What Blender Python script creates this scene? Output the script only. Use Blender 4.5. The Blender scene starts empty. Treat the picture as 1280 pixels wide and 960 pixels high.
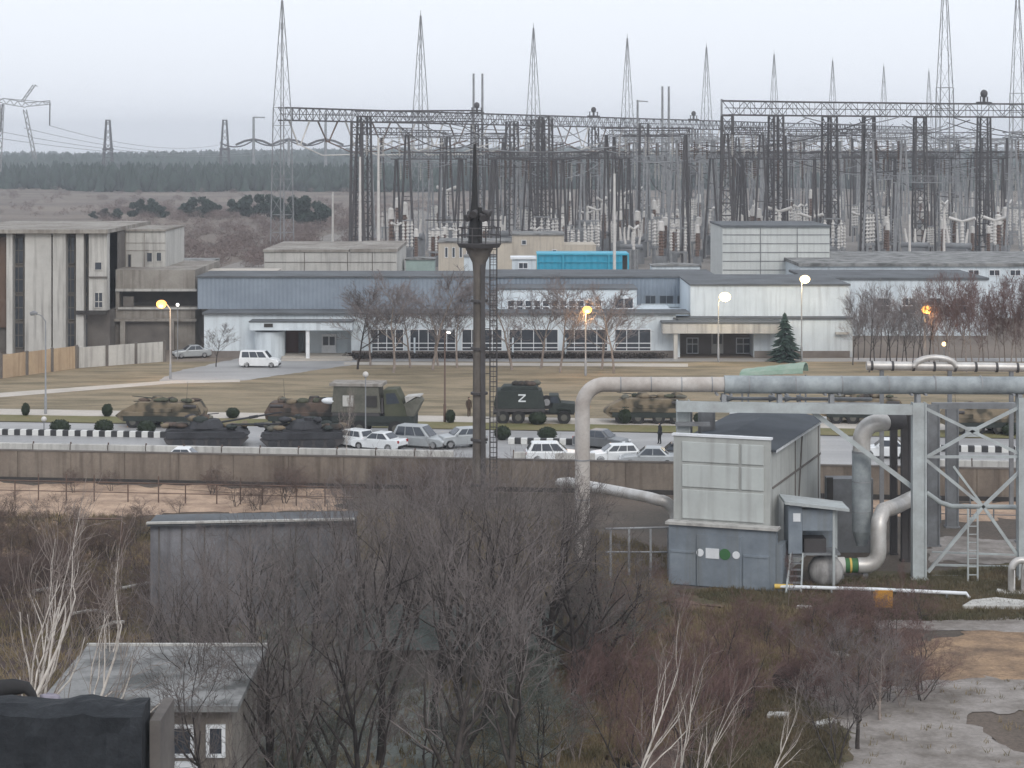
import bpy, math, random
import numpy as np
from math import radians, sin, cos, pi, atan2, hypot
from mathutils import Vector, Matrix

SC = bpy.context.scene
COL = SC.collection
F, H, CX, HY = 2500.0, 24.0, 640.0, 187.0      # focal length (in 1280-wide pixels), eye height, centre, horizon row

def X(x, d): return (x - CX) * d / F
def Z(y, d): return H - (y - HY) * d / F
def D(y): return H * F / (y - HY)
def G(x, y, z=0.0):
    d = D(y); return (X(x, d), d, z)

# ------------------------------------------------------------------ materials
MATS = {}
def mat(name, c, rough=0.85, c2=None, scale=0.6, amt=0.5, stretch=(1, 1, 1), metal=0.0, detail=4, bump=0.0, streak=None, spec=0.25, grain=0.0):
    if name in MATS: return MATS[name]
    m = bpy.data.materials.new(name); m.use_nodes = True
    nt = m.node_tree; N = nt.nodes; L = nt.links
    b = N['Principled BSDF']
    b.inputs['Roughness'].default_value = rough
    b.inputs['Metallic'].default_value = metal
    b.inputs['Specular IOR Level'].default_value = spec
    if c2 is None: c2 = tuple(v * 0.72 for v in c)
    tc = N.new('ShaderNodeTexCoord'); mp = N.new('ShaderNodeMapping'); mp.inputs['Scale'].default_value = stretch
    L.new(tc.outputs['Object'], mp.inputs['Vector'])
    no = N.new('ShaderNodeTexNoise'); no.inputs['Scale'].default_value = scale; no.inputs['Detail'].default_value = detail
    no.inputs['Roughness'].default_value = 0.62
    L.new(mp.outputs[0], no.inputs['Vector'])
    rp = N.new('ShaderNodeMapRange'); rp.inputs['From Min'].default_value = 0.5 - 0.25 * (1.2 - amt); rp.inputs['From Max'].default_value = 0.5 + 0.25 * (1.2 - amt) + 0.05
    L.new(no.outputs['Fac'], rp.inputs['Value'])
    mx = N.new('ShaderNodeMix'); mx.data_type = 'RGBA'
    mx.inputs['A'].default_value = (*c, 1); mx.inputs['B'].default_value = (*c2, 1)
    L.new(rp.outputs[0], mx.inputs['Factor'])
    out = mx.outputs['Result']
    if streak:
        mp2 = N.new('ShaderNodeMapping'); mp2.inputs['Scale'].default_value = (2.3, 2.3, 0.16)
        L.new(tc.outputs['Object'], mp2.inputs['Vector'])
        n2 = N.new('ShaderNodeTexNoise'); n2.inputs['Scale'].default_value = 1.0; n2.inputs['Detail'].default_value = 5
        L.new(mp2.outputs[0], n2.inputs['Vector'])
        r2 = N.new('ShaderNodeMapRange'); r2.inputs['From Min'].default_value = 0.48; r2.inputs['From Max'].default_value = 0.75; r2.inputs['To Max'].default_value = 0.75
        L.new(n2.outputs['Fac'], r2.inputs['Value'])
        m2 = N.new('ShaderNodeMix'); m2.data_type = 'RGBA'; m2.inputs['B'].default_value = (*streak, 1)
        L.new(r2.outputs[0], m2.inputs['Factor']); L.new(out, m2.inputs['A']); out = m2.outputs['Result']
    if grain:
        n3 = N.new('ShaderNodeTexNoise'); n3.inputs['Scale'].default_value = 5.0; n3.inputs['Detail'].default_value = 6; n3.inputs['Roughness'].default_value = 0.75
        L.new(tc.outputs['Object'], n3.inputs['Vector'])
        r3 = N.new('ShaderNodeMapRange'); r3.inputs['From Min'].default_value = 0.3; r3.inputs['From Max'].default_value = 0.7
        r3.inputs['To Min'].default_value = 1 - grain; r3.inputs['To Max'].default_value = 1 + grain
        L.new(n3.outputs['Fac'], r3.inputs['Value'])
        m3 = N.new('ShaderNodeVectorMath'); m3.operation = 'SCALE'
        L.new(out, m3.inputs[0]); L.new(r3.outputs[0], m3.inputs['Scale']); out = m3.outputs[0]
    L.new(out, b.inputs['Base Color'])
    if bump:
        bp = N.new('ShaderNodeBump'); bp.inputs['Strength'].default_value = 0.6; bp.inputs['Distance'].default_value = bump
        L.new(no.outputs['Fac'], bp.inputs['Height']); L.new(bp.outputs[0], b.inputs['Normal'])
    MATS[name] = m
    return m

def emit(name, c, s):
    m = bpy.data.materials.new(name); m.use_nodes = True
    b = m.node_tree.nodes['Principled BSDF']
    b.inputs['Base Color'].default_value = (*c, 1)
    b.inputs['Emission Color'].default_value = (*c, 1); b.inputs['Emission Strength'].default_value = s
    return m

def stripes(name, ca, cb, size, axis=0, rough=0.8, duty=0.5):
    m = bpy.data.materials.new(name); m.use_nodes = True
    nt = m.node_tree; N = nt.nodes; L = nt.links; b = N['Principled BSDF']; b.inputs['Roughness'].default_value = rough
    tc = N.new('ShaderNodeTexCoord'); sp = N.new('ShaderNodeSeparateXYZ'); L.new(tc.outputs['Object'], sp.inputs[0])
    a = N.new('ShaderNodeMath'); a.operation = 'DIVIDE'; a.inputs[1].default_value = size; L.new(sp.outputs[axis], a.inputs[0])
    f = N.new('ShaderNodeMath'); f.operation = 'FRACT'; L.new(a.outputs[0], f.inputs[0])
    g = N.new('ShaderNodeMath'); g.operation = 'GREATER_THAN'; g.inputs[1].default_value = duty; L.new(f.outputs[0], g.inputs[0])
    mx = N.new('ShaderNodeMix'); mx.data_type = 'RGBA'; mx.inputs['A'].default_value = (*ca, 1); mx.inputs['B'].default_value = (*cb, 1)
    L.new(g.outputs[0], mx.inputs['Factor']); L.new(mx.outputs['Result'], b.inputs['Base Color'])
    return m

def ribbed(name, c, c2, size, axis=0, rough=0.6, metal=0.0):
    """corrugated sheet: a bump of fine ribs, with stains"""
    m = mat(name, c, rough, c2, scale=0.25, amt=0.3, metal=metal, grain=0.05)
    nt = m.node_tree; N = nt.nodes; L = nt.links; b = N['Principled BSDF']
    tc = N.new('ShaderNodeTexCoord'); sp = N.new('ShaderNodeSeparateXYZ'); L.new(tc.outputs['Object'], sp.inputs[0])
    a = N.new('ShaderNodeMath'); a.operation = 'MULTIPLY'; a.inputs[1].default_value = 2 * pi / size; L.new(sp.outputs[axis], a.inputs[0])
    s = N.new('ShaderNodeMath'); s.operation = 'SINE'; L.new(a.outputs[0], s.inputs[0])
    bp = N.new('ShaderNodeBump'); bp.inputs['Strength'].default_value = 0.7; bp.inputs['Distance'].default_value = size * 0.12
    L.new(s.outputs[0], bp.inputs['Height']); L.new(bp.outputs[0], b.inputs['Normal'])
    return m

# ------------------------------------------------------------------ mesh builder
def finish(name, me, material, parent, loc=None, rz=None, kind=None):
    if material: me.materials.append(material)
    o = bpy.data.objects.new(name, me); COL.objects.link(o)
    if parent: o.parent = parent
    if loc is not None: o.location = loc
    if rz is not None: o.rotation_euler = (0, 0, rz)
    if kind: o['kind'] = kind
    return o

class MB:
    def __init__(s): s.v = []; s.f = []; s.sm = []
    def add(s, vs, fs, smooth=False):
        o = len(s.v); s.v.extend([tuple(p) for p in vs])
        for f in fs: s.f.append(tuple(i + o for i in f)); s.sm.append(smooth)
        return s
    def box(s, a, b, rz=0, piv=None):
        x0, y0, z0 = a; x1, y1, z1 = b
        vs = [(x0,y0,z0),(x1,y0,z0),(x1,y1,z0),(x0,y1,z0),(x0,y0,z1),(x1,y0,z1),(x1,y1,z1),(x0,y1,z1)]
        if rz:
            px, py = piv or ((x0+x1)/2, (y0+y1)/2); c, n = cos(rz), sin(rz)
            vs = [(px+(x-px)*c-(y-py)*n, py+(x-px)*n+(y-py)*c, z) for x, y, z in vs]
        return s.add(vs, [(0,3,2,1),(4,5,6,7),(0,1,5,4),(1,2,6,5),(2,3,7,6),(3,0,4,7)])
    def cbox(s, c, sz, rz=0):
        return s.box((c[0]-sz[0]/2, c[1]-sz[1]/2, c[2]-sz[2]/2), (c[0]+sz[0]/2, c[1]+sz[1]/2, c[2]+sz[2]/2), rz)
    def frame(s, p, q):
        d = Vector(q) - Vector(p); d.normalize()
        ref = Vector((0,0,1)) if abs(d.z) < 0.95 else Vector((0,1,0))
        a = d.cross(ref).normalized(); b = a.cross(d).normalized()
        return a, b
    def bar(s, p, q, w, h=None):
        h = h or w; a, b = s.frame(p, q); p = Vector(p); q = Vector(q); vs = []
        for o in (p, q):
            for i, j in ((-1,-1),(1,-1),(1,1),(-1,1)): vs.append(o + a*(i*w/2) + b*(j*h/2))
        return s.add(vs, [(3,2,1,0),(4,5,6,7),(0,1,5,4),(1,2,6,5),(2,3,7,6),(3,0,4,7)])
    def tube(s, p, q, r0, r1=None, n=8, caps=True):
        r1 = r0 if r1 is None else r1
        a, b = s.frame(p, q); p = Vector(p); q = Vector(q); vs = []
        for o, r in ((p, r0), (q, r1)):
            for k in range(n):
                t = 2*pi*k/n; vs.append(o + a*(cos(t)*r) + b*(sin(t)*r))
        s.add(vs, [(k, (k+1) % n, n+(k+1) % n, n+k) for k in range(n)], n > 5)
        if caps: s.add(vs, [tuple(range(n-1, -1, -1)), tuple(range(n, 2*n))])
        return s
    def path(s, pts, r, n=12, caps=True):
        """one continuous tube through points; r number or list"""
        P = [Vector(p) for p in pts]; R = r if isinstance(r, (list, tuple)) else [r]*len(P)
        vs = []; up = None
        for i, p in enumerate(P):
            d = (P[min(i+1, len(P)-1)] - P[max(i-1, 0)]).normalized()
            if up is None:
                ref = Vector((0,0,1)) if abs(d.z) < 0.9 else Vector((0,1,0)); a = d.cross(ref).normalized()
            else:
                a = (up - d*up.dot(d)).normalized()
            up = a; b = d.cross(a)
            for k in range(n):
                t = 2*pi*k/n; vs.append(p + a*(cos(t)*R[i]) + b*(sin(t)*R[i]))
        m = len(P)
        s.add(vs, [(i*n+k, i*n+(k+1) % n, (i+1)*n+(k+1) % n, (i+1)*n+k) for i in range(m-1) for k in range(n)], True)
        if caps: s.add(vs, [tuple(range(n-1, -1, -1)), tuple(range((m-1)*n, m*n))])
        return s
    def ell(s, c, r, nu=10, nv=7, jit=0, rnd=None):
        vs = []
        for j in range(nv+1):
            t = pi*j/nv
            for i in range(nu):
                u = 2*pi*i/nu; k = 1 + (rnd.uniform(-jit, jit) if jit else 0)
                vs.append((c[0]+r[0]*sin(t)*cos(u)*k, c[1]+r[1]*sin(t)*sin(u)*k, c[2]+r[2]*cos(t)*k))
        return s.add(vs, [(j*nu+i, (j+1)*nu+i, (j+1)*nu+(i+1) % nu, j*nu+(i+1) % nu) for j in range(nv) for i in range(nu)], True)
    def prism(s, prof, y0, y1, axis='y', top=None):
        """outline in x-z pushed from y0 to y1 (or outline x-y pushed in z)"""
        n = len(prof)
        q = top or prof
        if axis == 'y': vs = [(x, y0, z) for x, z in prof] + [(x, y1, z) for x, z in q]
        elif axis == 'x': vs = [(y0, x, z) for x, z in prof] + [(y1, x, z) for x, z in q]
        else: vs = [(x, y, y0) for x, y in prof] + [(x, y, y1) for x, y in q]
        return s.add(vs, [tuple(range(n)), tuple(range(2*n-1, n-1, -1))] + [(i, n+i, n+(i+1) % n, (i+1) % n) for i in range(n)])
    def wheel(s, c, r, w, n=16, r2=None):
        """short drum about the y axis"""
        return s.tube((c[0], c[1]-w/2, c[2]), (c[0], c[1]+w/2, c[2]), r, r2, n)
    def quad(s, *p): return s.add(p, [tuple(range(len(p)))])
    def build(s, name, material, parent=None, loc=None, rz=None, kind=None, bevel=0):
        me = bpy.data.meshes.new(name); me.from_pydata(s.v, [], s.f)
        me.polygons.foreach_set('use_smooth', s.sm); me.update()
        o = finish(name, me, material, parent, loc, rz, kind)
        import bmesh
        bm = bmesh.new(); bm.from_mesh(me); bmesh.ops.recalc_face_normals(bm, faces=bm.faces); bm.to_mesh(me); bm.free()
        if bevel:
            md = o.modifiers.new('bevel', 'BEVEL'); md.width = bevel; md.segments = 2; md.limit_method = 'ANGLE'
        return o

def thing(name, label, cat, loc=(0,0,0), rz=0, group=None):
    o = bpy.data.objects.new(name, None); COL.objects.link(o)
    o.location = loc; o.rotation_euler = (0, 0, rz); o.empty_display_size = 0.2
    o['label'] = label; o['category'] = cat
    if group: o['group'] = group
    return o
def tag(o, label, cat, group=None, kind=None):
    o['label'] = label; o['category'] = cat
    if group: o['group'] = group
    if kind: o['kind'] = kind
    return o
def copy_tree(o, parent=None):
    c = o.copy(); COL.objects.link(c)
    c.parent = parent
    for ch in o.children: copy_tree(ch, c)
    return c
def dup(o, loc, rz=None, label=None, scale=None, group=None):
    c = copy_tree(o); c.location = loc
    if rz is not None: c.rotation_euler = (0, 0, rz)
    if label: c['label'] = label
    if group: c['group'] = group
    if scale: c.scale = scale if isinstance(scale, tuple) else (scale,)*3
    return c
ORD = ['first','second','third','fourth','fifth','sixth','seventh','eighth','ninth','tenth','eleventh','twelfth','thirteenth','fourteenth','fifteenth','sixteenth','seventeenth','eighteenth','nineteenth','twentieth','twenty-first','twenty-second','twenty-third','twenty-fourth','twenty-fifth','twenty-sixth','twenty-seventh','twenty-eighth','twenty-ninth','thirtieth','thirty-first','thirty-second','thirty-third','thirty-fourth','thirty-fifth','thirty-sixth','thirty-seventh','thirty-eighth','thirty-ninth','fortieth','forty-first','forty-second','forty-third','forty-fourth','forty-fifth']

def segs_mesh(name, P0, P1, R0, R1, sides=3):
    P0 = np.asarray(P0, float); P1 = np.asarray(P1, float); R0 = np.asarray(R0, float); R1 = np.asarray(R1, float)
    n = len(P0); d = P1 - P0; d /= np.maximum(np.linalg.norm(d, axis=1, keepdims=True), 1e-9)
    ref = np.where(np.abs(d[:, 2:3]) < 0.9, np.array([[0, 0, 1.0]]), np.array([[0, 1.0, 0]]))
    a = np.cross(d, ref); a /= np.linalg.norm(a, axis=1, keepdims=True); b = np.cross(d, a)
    t = np.arange(sides) * 2*pi/sides
    ring = a[:, None, :]*np.cos(t)[None, :, None] + b[:, None, :]*np.sin(t)[None, :, None]
    v = np.concatenate([P0[:, None, :] + ring*R0[:, None, None], P1[:, None, :] + ring*R1[:, None, None]], axis=1).reshape(-1, 3)
    k = np.arange(sides); k2 = (k+1) % sides
    q = np.stack([k, k+sides, k2+sides, k2], axis=1)
    fc = (q[None] + (np.arange(n)*2*sides)[:, None, None]).reshape(-1, 4)
    return raw_mesh(name, v, fc)
def raw_mesh(name, v, fc, smooth=False):
    me = bpy.data.meshes.new(name); m, k = fc.shape
    me.vertices.add(len(v)); me.vertices.foreach_set('co', v.astype(np.float32).ravel())
    me.loops.add(m*k); me.loops.foreach_set('vertex_index', fc.astype(np.int32).ravel())
    me.polygons.add(m); me.polygons.foreach_set('loop_start', (np.arange(m)*k).astype(np.int32))
    me.polygons.foreach_set('loop_total', np.full(m, k, np.int32))
    if smooth: me.polygons.foreach_set('use_smooth', np.ones(m, bool))
    me.update(calc_edges=True); me.validate()
    return me

# ------------------------------------------------------------------ bare trees
def grow(seed, h, r, lean=(0, 0), stems=1, n1=14, n2=7, n3=5, spread=0.9, up=0.35, start=0.25, l1=0.42, wig=0.12, n4=0, tw=0.008, kr=(0.4, 0.62)):
    R = random.Random(seed); S = []
    def rv(): return Vector((R.gauss(0, 1), R.gauss(0, 1), R.gauss(0, 1)))
    cfg = {0: (9, n1), 1: (6, n2), 2: (4, n3), 3: (3, n4), 4: (2, 0)}
    def br(p, d, ln, r0, lv):
        steps, kids = cfg[lv]; r = r0; pts = []
        rend = max(tw*0.8, r0*(0.18 if lv == 0 else 0.3))
        for i in range(steps):
            d = (d + rv()*wig*(1 if lv else 0.5) + Vector((0, 0, up*(0.14 if lv else 0.05)))).normalized()
            q = p + d*(ln/steps); r1 = r0 + (rend - r0)*(i+1)/steps
            S.append((tuple(p), tuple(q), r, r1, lv)); pts.append((q.copy(), d.copy(), r1, (i+1)/steps)); p, r = q, r1
        if lv >= 4 or kids == 0: return
        for k in range(kids):
            t = (start if lv == 0 else 0.2) + (1 - (start if lv == 0 else 0.2))*(k + R.random())/kids
            j = min(steps-1, int(t*steps)); q, dd, rr, tt = pts[j]
            side = dd.cross(rv()).normalized(); ang = R.uniform(0.45, 0.95)*spread
            nd = (dd*cos(ang) + side*sin(ang)).normalized()
            if lv >= 1: L = ln*R.uniform(0.35, 0.62)
            else: L = ln*l1*(1.15 - 0.55*tt)*R.uniform(0.7, 1.2)
            br(q, nd, L, max(tw, rr*R.uniform(*(kr if lv == 0 else (0.4, 0.62)))), lv+1)
    for s in range(stems):
        a = 2*pi*s/max(1, stems) + R.random(); o = 0.15*(stems > 1)
        ld = Vector((lean[0] + (0.28*cos(a) if stems > 1 else 0), lean[1] + (0.28*sin(a) if stems > 1 else 0), 1)).normalized()
        br(Vector((o*cos(a), o*sin(a), -0.1)), ld, h*R.uniform(0.85, 1.0), r*R.uniform(0.8, 1), 0)
    return S
def tree_meshes(tagname, S, cut=1):
    A = [s for s in S if s[4] <= cut]; B = [s for s in S if s[4] > cut]
    f = lambda T, n, sd: segs_mesh(n, [s[0] for s in T], [s[1] for s in T], [s[2] for s in T], [s[3] for s in T], sd)
    return f(A, tagname+'_limbs', 5), f(B, tagname+'_twigs', 3)
def bare_tree(name, meshes, label, loc, rz, sc, group, mats, cat='tree'):
    t = thing(name, label, cat, loc, rz, group)
    t.scale = (sc, sc, sc) if not isinstance(sc, tuple) else sc
    for me, nm, m in ((meshes[0], 'trunk', mats[0]), (meshes[1], 'twigs', mats[1])):
        if not me.materials: me.materials.append(m)
        o = bpy.data.objects.new(nm, me); COL.objects.link(o); o.parent = t
        o.material_slots[0].link = 'OBJECT'; o.material_slots[0].material = m
    return t

def leafcloud(seed, blobs, n, size, flat=0.6):
    """n small quads scattered through ellipsoid blobs"""
    g = np.random.default_rng(seed); B = np.array(blobs, float)
    w = B[:, 3]*B[:, 4]*B[:, 5]; idx = g.choice(len(B), n, p=w/w.sum())
    d = g.normal(size=(n, 3)); d /= np.linalg.norm(d, axis=1, keepdims=True); rr = g.random((n, 1))**0.45
    c = B[idx, :3] + d*rr*B[idx, 3:6]
    u = g.normal(size=(n, 3)); u /= np.linalg.norm(u, axis=1, keepdims=True); v = np.cross(u, g.normal(size=(n, 3))); v /= np.linalg.norm(v, axis=1, keepdims=True)
    s = size*g.uniform(0.5, 1.3, (n, 1)); v = v*flat
    V = np.stack([c-u*s-v*s*0.3, c+v*s, c+u*s, c-v*s], axis=1).reshape(-1, 3)
    return V, np.arange(4*n).reshape(-1, 4)
HAZE = 0.00026
# ------------------------------------------------------------------ palette
M_white = mat('white_wall', (0.66, 0.72, 0.76), 0.8, (0.52, 0.58, 0.62), 0.35, 0.4, streak=(0.40, 0.44, 0.47), grain=0.03)
M_whitep = mat('white_paint', (0.78, 0.80, 0.82), 0.6, (0.62, 0.64, 0.66), 1.5, 0.3)
M_clad = ribbed('blue_grey_cladding', (0.26, 0.305, 0.36), (0.185, 0.22, 0.265), 0.5, 0, 0.6)
M_bluegrey = mat('blue_grey_sheet', (0.24, 0.275, 0.31), 0.6, (0.15, 0.175, 0.205), 0.8, 0.4, streak=(0.17, 0.18, 0.18), grain=0.05)
M_conc = mat('pale_concrete', (0.52, 0.51, 0.48), 0.9, (0.38, 0.37, 0.35), 0.25, 0.5, streak=(0.20, 0.19, 0.18), grain=0.06)
M_conc2 = mat('stained_concrete', (0.34, 0.32, 0.29), 0.95, (0.17, 0.15, 0.13), 0.22, 0.6, streak=(0.11, 0.09, 0.08), grain=0.1)
M_concw = mat('wall_concrete', (0.24, 0.205, 0.17), 0.95, (0.115, 0.09, 0.075), 0.16, 0.6, streak=(0.075, 0.06, 0.05), grain=0.12)
M_concd = mat('dark_concrete', (0.17, 0.155, 0.14), 0.95, (0.10, 0.09, 0.085), 0.4, 0.5, grain=0.1)
M_orangelit = mat('orange_lit_concrete', (0.46, 0.35, 0.235), 0.95, (0.33, 0.25, 0.175), 0.4, 0.5, streak=(0.25, 0.17, 0.11), grain=0.06)  # concrete with orange lamplight put into its colour
M_plinth = mat('plinth', (0.22, 0.20, 0.185), 0.95, (0.14, 0.12, 0.11), 0.5, 0.5)
M_felt = mat('roofing_felt', (0.13, 0.14, 0.15), 0.9, (0.075, 0.08, 0.085), 0.25, 0.5, grain=0.1)
M_felt2 = mat('pale_roofing_felt', (0.25, 0.25, 0.245), 0.9, (0.09, 0.092, 0.09), 0.5, 0.9, grain=0.15, bump=0.03)
M_void = mat('dark_opening', (0.035, 0.033, 0.033), 0.8, (0.06, 0.055, 0.05), 1.2, 0.4)
M_glass = mat('window_glass', (0.035, 0.042, 0.055), 0.12, (0.06, 0.07, 0.085), 1.5, 0.4, spec=0.5)
M_steel = mat('galvanised_steel', (0.30, 0.31, 0.32), 0.6, (0.17, 0.17, 0.175), 0.8, 0.4)
M_steeld = mat('dark_steel', (0.085, 0.08, 0.082), 0.7, (0.05, 0.045, 0.045), 0.8, 0.4)
M_rust = mat('rusty_steel', (0.15, 0.10, 0.08), 0.85, (0.09, 0.065, 0.055), 1.2, 0.5)
M_porc = mat('porcelain', (0.62, 0.60, 0.57), 0.35, (0.45, 0.43, 0.41), 1.0, 0.3)
M_porcb = mat('brown_porcelain', (0.16, 0.10, 0.075), 0.3, (0.10, 0.07, 0.055), 1.0, 0.3)
M_alu = mat('aluminium_lagging', (0.60, 0.59, 0.57), 0.42, (0.40, 0.37, 0.34), 0.9, 0.5, metal=0.35, grain=0.08)
M_lagtan = mat('weathered_lagging', (0.50, 0.47, 0.44), 0.65, (0.33, 0.29, 0.26), 0.8, 0.5, grain=0.08)
M_lagblue = mat('blue_grey_lagging', (0.33, 0.36, 0.37), 0.6, (0.20, 0.22, 0.23), 0.9, 0.7, grain=0.07)
M_rack = mat('pale_rack_paint', (0.45, 0.49, 0.49), 0.7, (0.30, 0.31, 0.31), 0.7, 0.5, grain=0.07)
M_rackd = mat('grey_rack_paint', (0.22, 0.23, 0.24), 0.7, (0.13, 0.13, 0.135), 0.7, 0.5, grain=0.07)
M_cyan = ribbed('cyan_sheet', (0.045, 0.36, 0.52), (0.04, 0.29, 0.43), 0.9, 0, 0.5)
M_black = mat('black_rubber', (0.022, 0.022, 0.024), 0.85, (0.035, 0.033, 0.032), 2, 0.4)
M_tarp = mat('black_tarp', (0.012, 0.014, 0.017), 0.8, (0.026, 0.029, 0.033), 1.6, 0.5, bump=0.2, grain=0.3)
M_yellow = mat('yellow_paint', (0.72, 0.50, 0.12), 0.6, (0.60, 0.42, 0.12), 2, 0.4)
M_orange = mat('orange_paint', (0.55, 0.28, 0.04), 0.6, (0.42, 0.20, 0.04), 2, 0.4)
M_green = mat('green_paint', (0.06, 0.18, 0.06), 0.6, (0.05, 0.13, 0.06), 2, 0.4)
M_barkg = mat('grey_bark', (0.085, 0.074, 0.068), 0.95, (0.042, 0.036, 0.033), 3, 0.5)
M_barkd = mat('dark_bark', (0.045, 0.038, 0.036), 0.95, (0.022, 0.019, 0.018), 3, 0.5)
M_twig = mat('grey_brown_twigs', (0.235, 0.205, 0.195), 0.95, (0.13, 0.112, 0.108), 1, 0.5)
M_twigg = mat('greenish_grey_twigs', (0.13, 0.145, 0.125), 0.95, (0.08, 0.09, 0.08), 1, 0.5)
M_twigb = mat('brown_twigs', (0.16, 0.115, 0.10), 0.95, (0.10, 0.075, 0.065), 1, 0.5)
M_twigd = mat('dark_brown_twigs', (0.145, 0.125, 0.118), 0.95, (0.09, 0.078, 0.073), 1, 0.5)
M_twigr = mat('reddish_twigs', (0.185, 0.115, 0.105), 0.95, (0.12, 0.078, 0.072), 1, 0.5)
M_twigf = mat('pale_grey_twigs', (0.24, 0.215, 0.215), 0.95, (0.17, 0.15, 0.15), 1, 0.5)
M_birch = mat('birch_bark', (0.60, 0.56, 0.51), 0.9, (0.36, 0.31, 0.27), 2.5, 0.5)
M_birchd = mat('dull_birch_bark', (0.33, 0.28, 0.25), 0.9, (0.17, 0.14, 0.12), 2.5, 0.5)
M_pine = mat('pine_needles', (0.035, 0.058, 0.045), 0.9, (0.018, 0.032, 0.026), 0.15, 0.5, grain=0.3)
M_spruce = mat('spruce_needles', (0.030, 0.055, 0.045), 0.9, (0.015, 0.03, 0.026), 0.9, 0.5)
M_thuja = mat('clipped_thuja', (0.028, 0.040, 0.022), 0.9, (0.014, 0.020, 0.012), 2, 0.5)
M_dry = mat('dry_brush', (0.25, 0.175, 0.14), 0.95, (0.15, 0.11, 0.095), 0.1, 0.5, grain=0.2)

# ground covers
M_scrub = mat('scrub_ground', (0.20, 0.165, 0.135), 0.95, (0.10, 0.082, 0.072), 0.02, 0.7, detail=10, grain=0.3)
M_yard = mat('yard_ground', (0.125, 0.10, 0.082), 0.95, (0.055, 0.05, 0.042), 0.09, 0.7, detail=10, grain=0.35, bump=0.1)
M_lawn = mat('dry_lawn', (0.26, 0.21, 0.14), 0.95, (0.14, 0.118, 0.075), 0.22, 0.9, detail=10, stretch=(0.6, 1.8, 1), grain=0.18)
M_verge = mat('green_verge', (0.135, 0.135, 0.055), 0.95, (0.20, 0.165, 0.09), 0.25, 0.5, detail=9, grain=0.2)
M_pave = mat('pale_pavement', (0.50, 0.46, 0.41), 0.9, (0.38, 0.35, 0.31), 0.3, 0.5, detail=8, grain=0.1)
M_asph = mat('pale_wet_asphalt', (0.36, 0.355, 0.35), 0.5, (0.20, 0.198, 0.2), 0.12, 0.6, detail=9, stretch=(0.5, 2.0, 1), grain=0.12)
M_sand = mat('sand', (0.47, 0.34, 0.245), 0.95, (0.25, 0.175, 0.13), 0.45, 0.8, detail=9, grain=0.15)
M_sand2 = mat('rough_ochre_soil', (0.33, 0.225, 0.14), 0.95, (0.13, 0.09, 0.065), 0.55, 0.7, detail=10, grain=0.3, bump=0.15)
M_path = mat('grey_concrete_path', (0.29, 0.265, 0.245), 0.85, (0.14, 0.122, 0.105), 0.45, 0.8, detail=9, grain=0.2)
M_grass = mat('dull_green_grass', (0.075, 0.072, 0.038), 0.95, (0.12, 0.09, 0.06), 0.5, 0.6, detail=10, grain=0.35, bump=0.08)
M_leaf = mat('leaf_litter', (0.17, 0.115, 0.09), 0.95, (0.085, 0.06, 0.05), 0.4, 0.7, detail=10, grain=0.4, bump=0.12)
M_ysub = mat('substation_gravel', (0.25, 0.23, 0.21), 0.95, (0.15, 0.135, 0.12), 0.06, 0.6, detail=9, grain=0.25)

def sheet(name, pts, m, z, rough=0.0, seed=1, px=True, z0=0.0):
    """flat ground cover with a slightly ragged outline; pts are ground points"""
    R = random.Random(seed)
    P = [G(*p)[:2] for p in pts] if px else [tuple(p) for p in pts]
    out = []
    for i, a in enumerate(P):
        b = P[(i+1) % len(P)]; n = max(1, min(160, int(hypot(b[0]-a[0], b[1]-a[1])/(0.3 if rough else 1e9))))
        ph = [R.uniform(0, 6.28) for _ in range(8)]
        for k in range(n):
            t = k/n; l = t*hypot(b[0]-a[0], b[1]-a[1]); e = min(1, t*6, (1-t)*6)
            jx = rough*e*(sin(l*.9+ph[0])+.6*sin(l*2.3+ph[1])+.4*sin(l*5.1+ph[2]))+R.gauss(0, rough*.12)
            jy = rough*e*1.4*(sin(l*.8+ph[3])+.6*sin(l*2.1+ph[4])+.4*sin(l*4.7+ph[5]))+R.gauss(0, rough*.15)
            out.append((a[0]+(b[0]-a[0])*t+jx, a[1]+(b[1]-a[1])*t+jy, z))
    me = bpy.data.meshes.new(name); me.from_pydata(out, [], [tuple(range(len(out)))]); me.update()
    if me.polygons[0].normal.z < 0: me.flip_normals()
    o = finish(name, me, m, None); o['kind'] = 'structure'
    return o

UV = Vector((1, -0.12)).normalized(); VV = Vector((-UV.y, UV.x))
def RF(u, v): p = Vector((0, 140.4)) + UV*u + VV*v; return (p.x, p.y)
RDZ = atan2(UV.y, UV.x)

# ground: one undulating sheet; gentle hills far away carry the horizon
def terrain():
    ys = [20, 40, 60, 80, 100, 130, 160, 200, 260, 340, 450, 600, 800, 1000, 1150, 1300, 1500, 1750, 2000, 2300, 2600, 2900, 3200, 3500, 3800, 4100]
    V = []; Fc = []; nx = 61; R = random.Random(4)
    for y in ys:
        for i in range(nx):
            x = (i/(nx-1)-0.5)*2*(200 + y*0.62)
            z = 0.0
            if y > 1200:
                t = min(1, (y-1200)/2000); z = t*t*(3-2*t)*(6 + 3.5*sin(x*0.0021+1)+2.2*sin(x*0.0057+2)+1.2*sin(x*0.013))
            V.append((x, y, z))
    for j in range(len(ys)-1):
        for i in range(nx-1): a = j*nx+i; Fc.append((a, a+1, a+nx+1, a+nx))
    me = bpy.data.meshes.new('ground'); me.from_pydata(V, [], Fc); me.update()
    o = finish('ground', me, M_scrub, None, kind='structure')
terrain()

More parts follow.
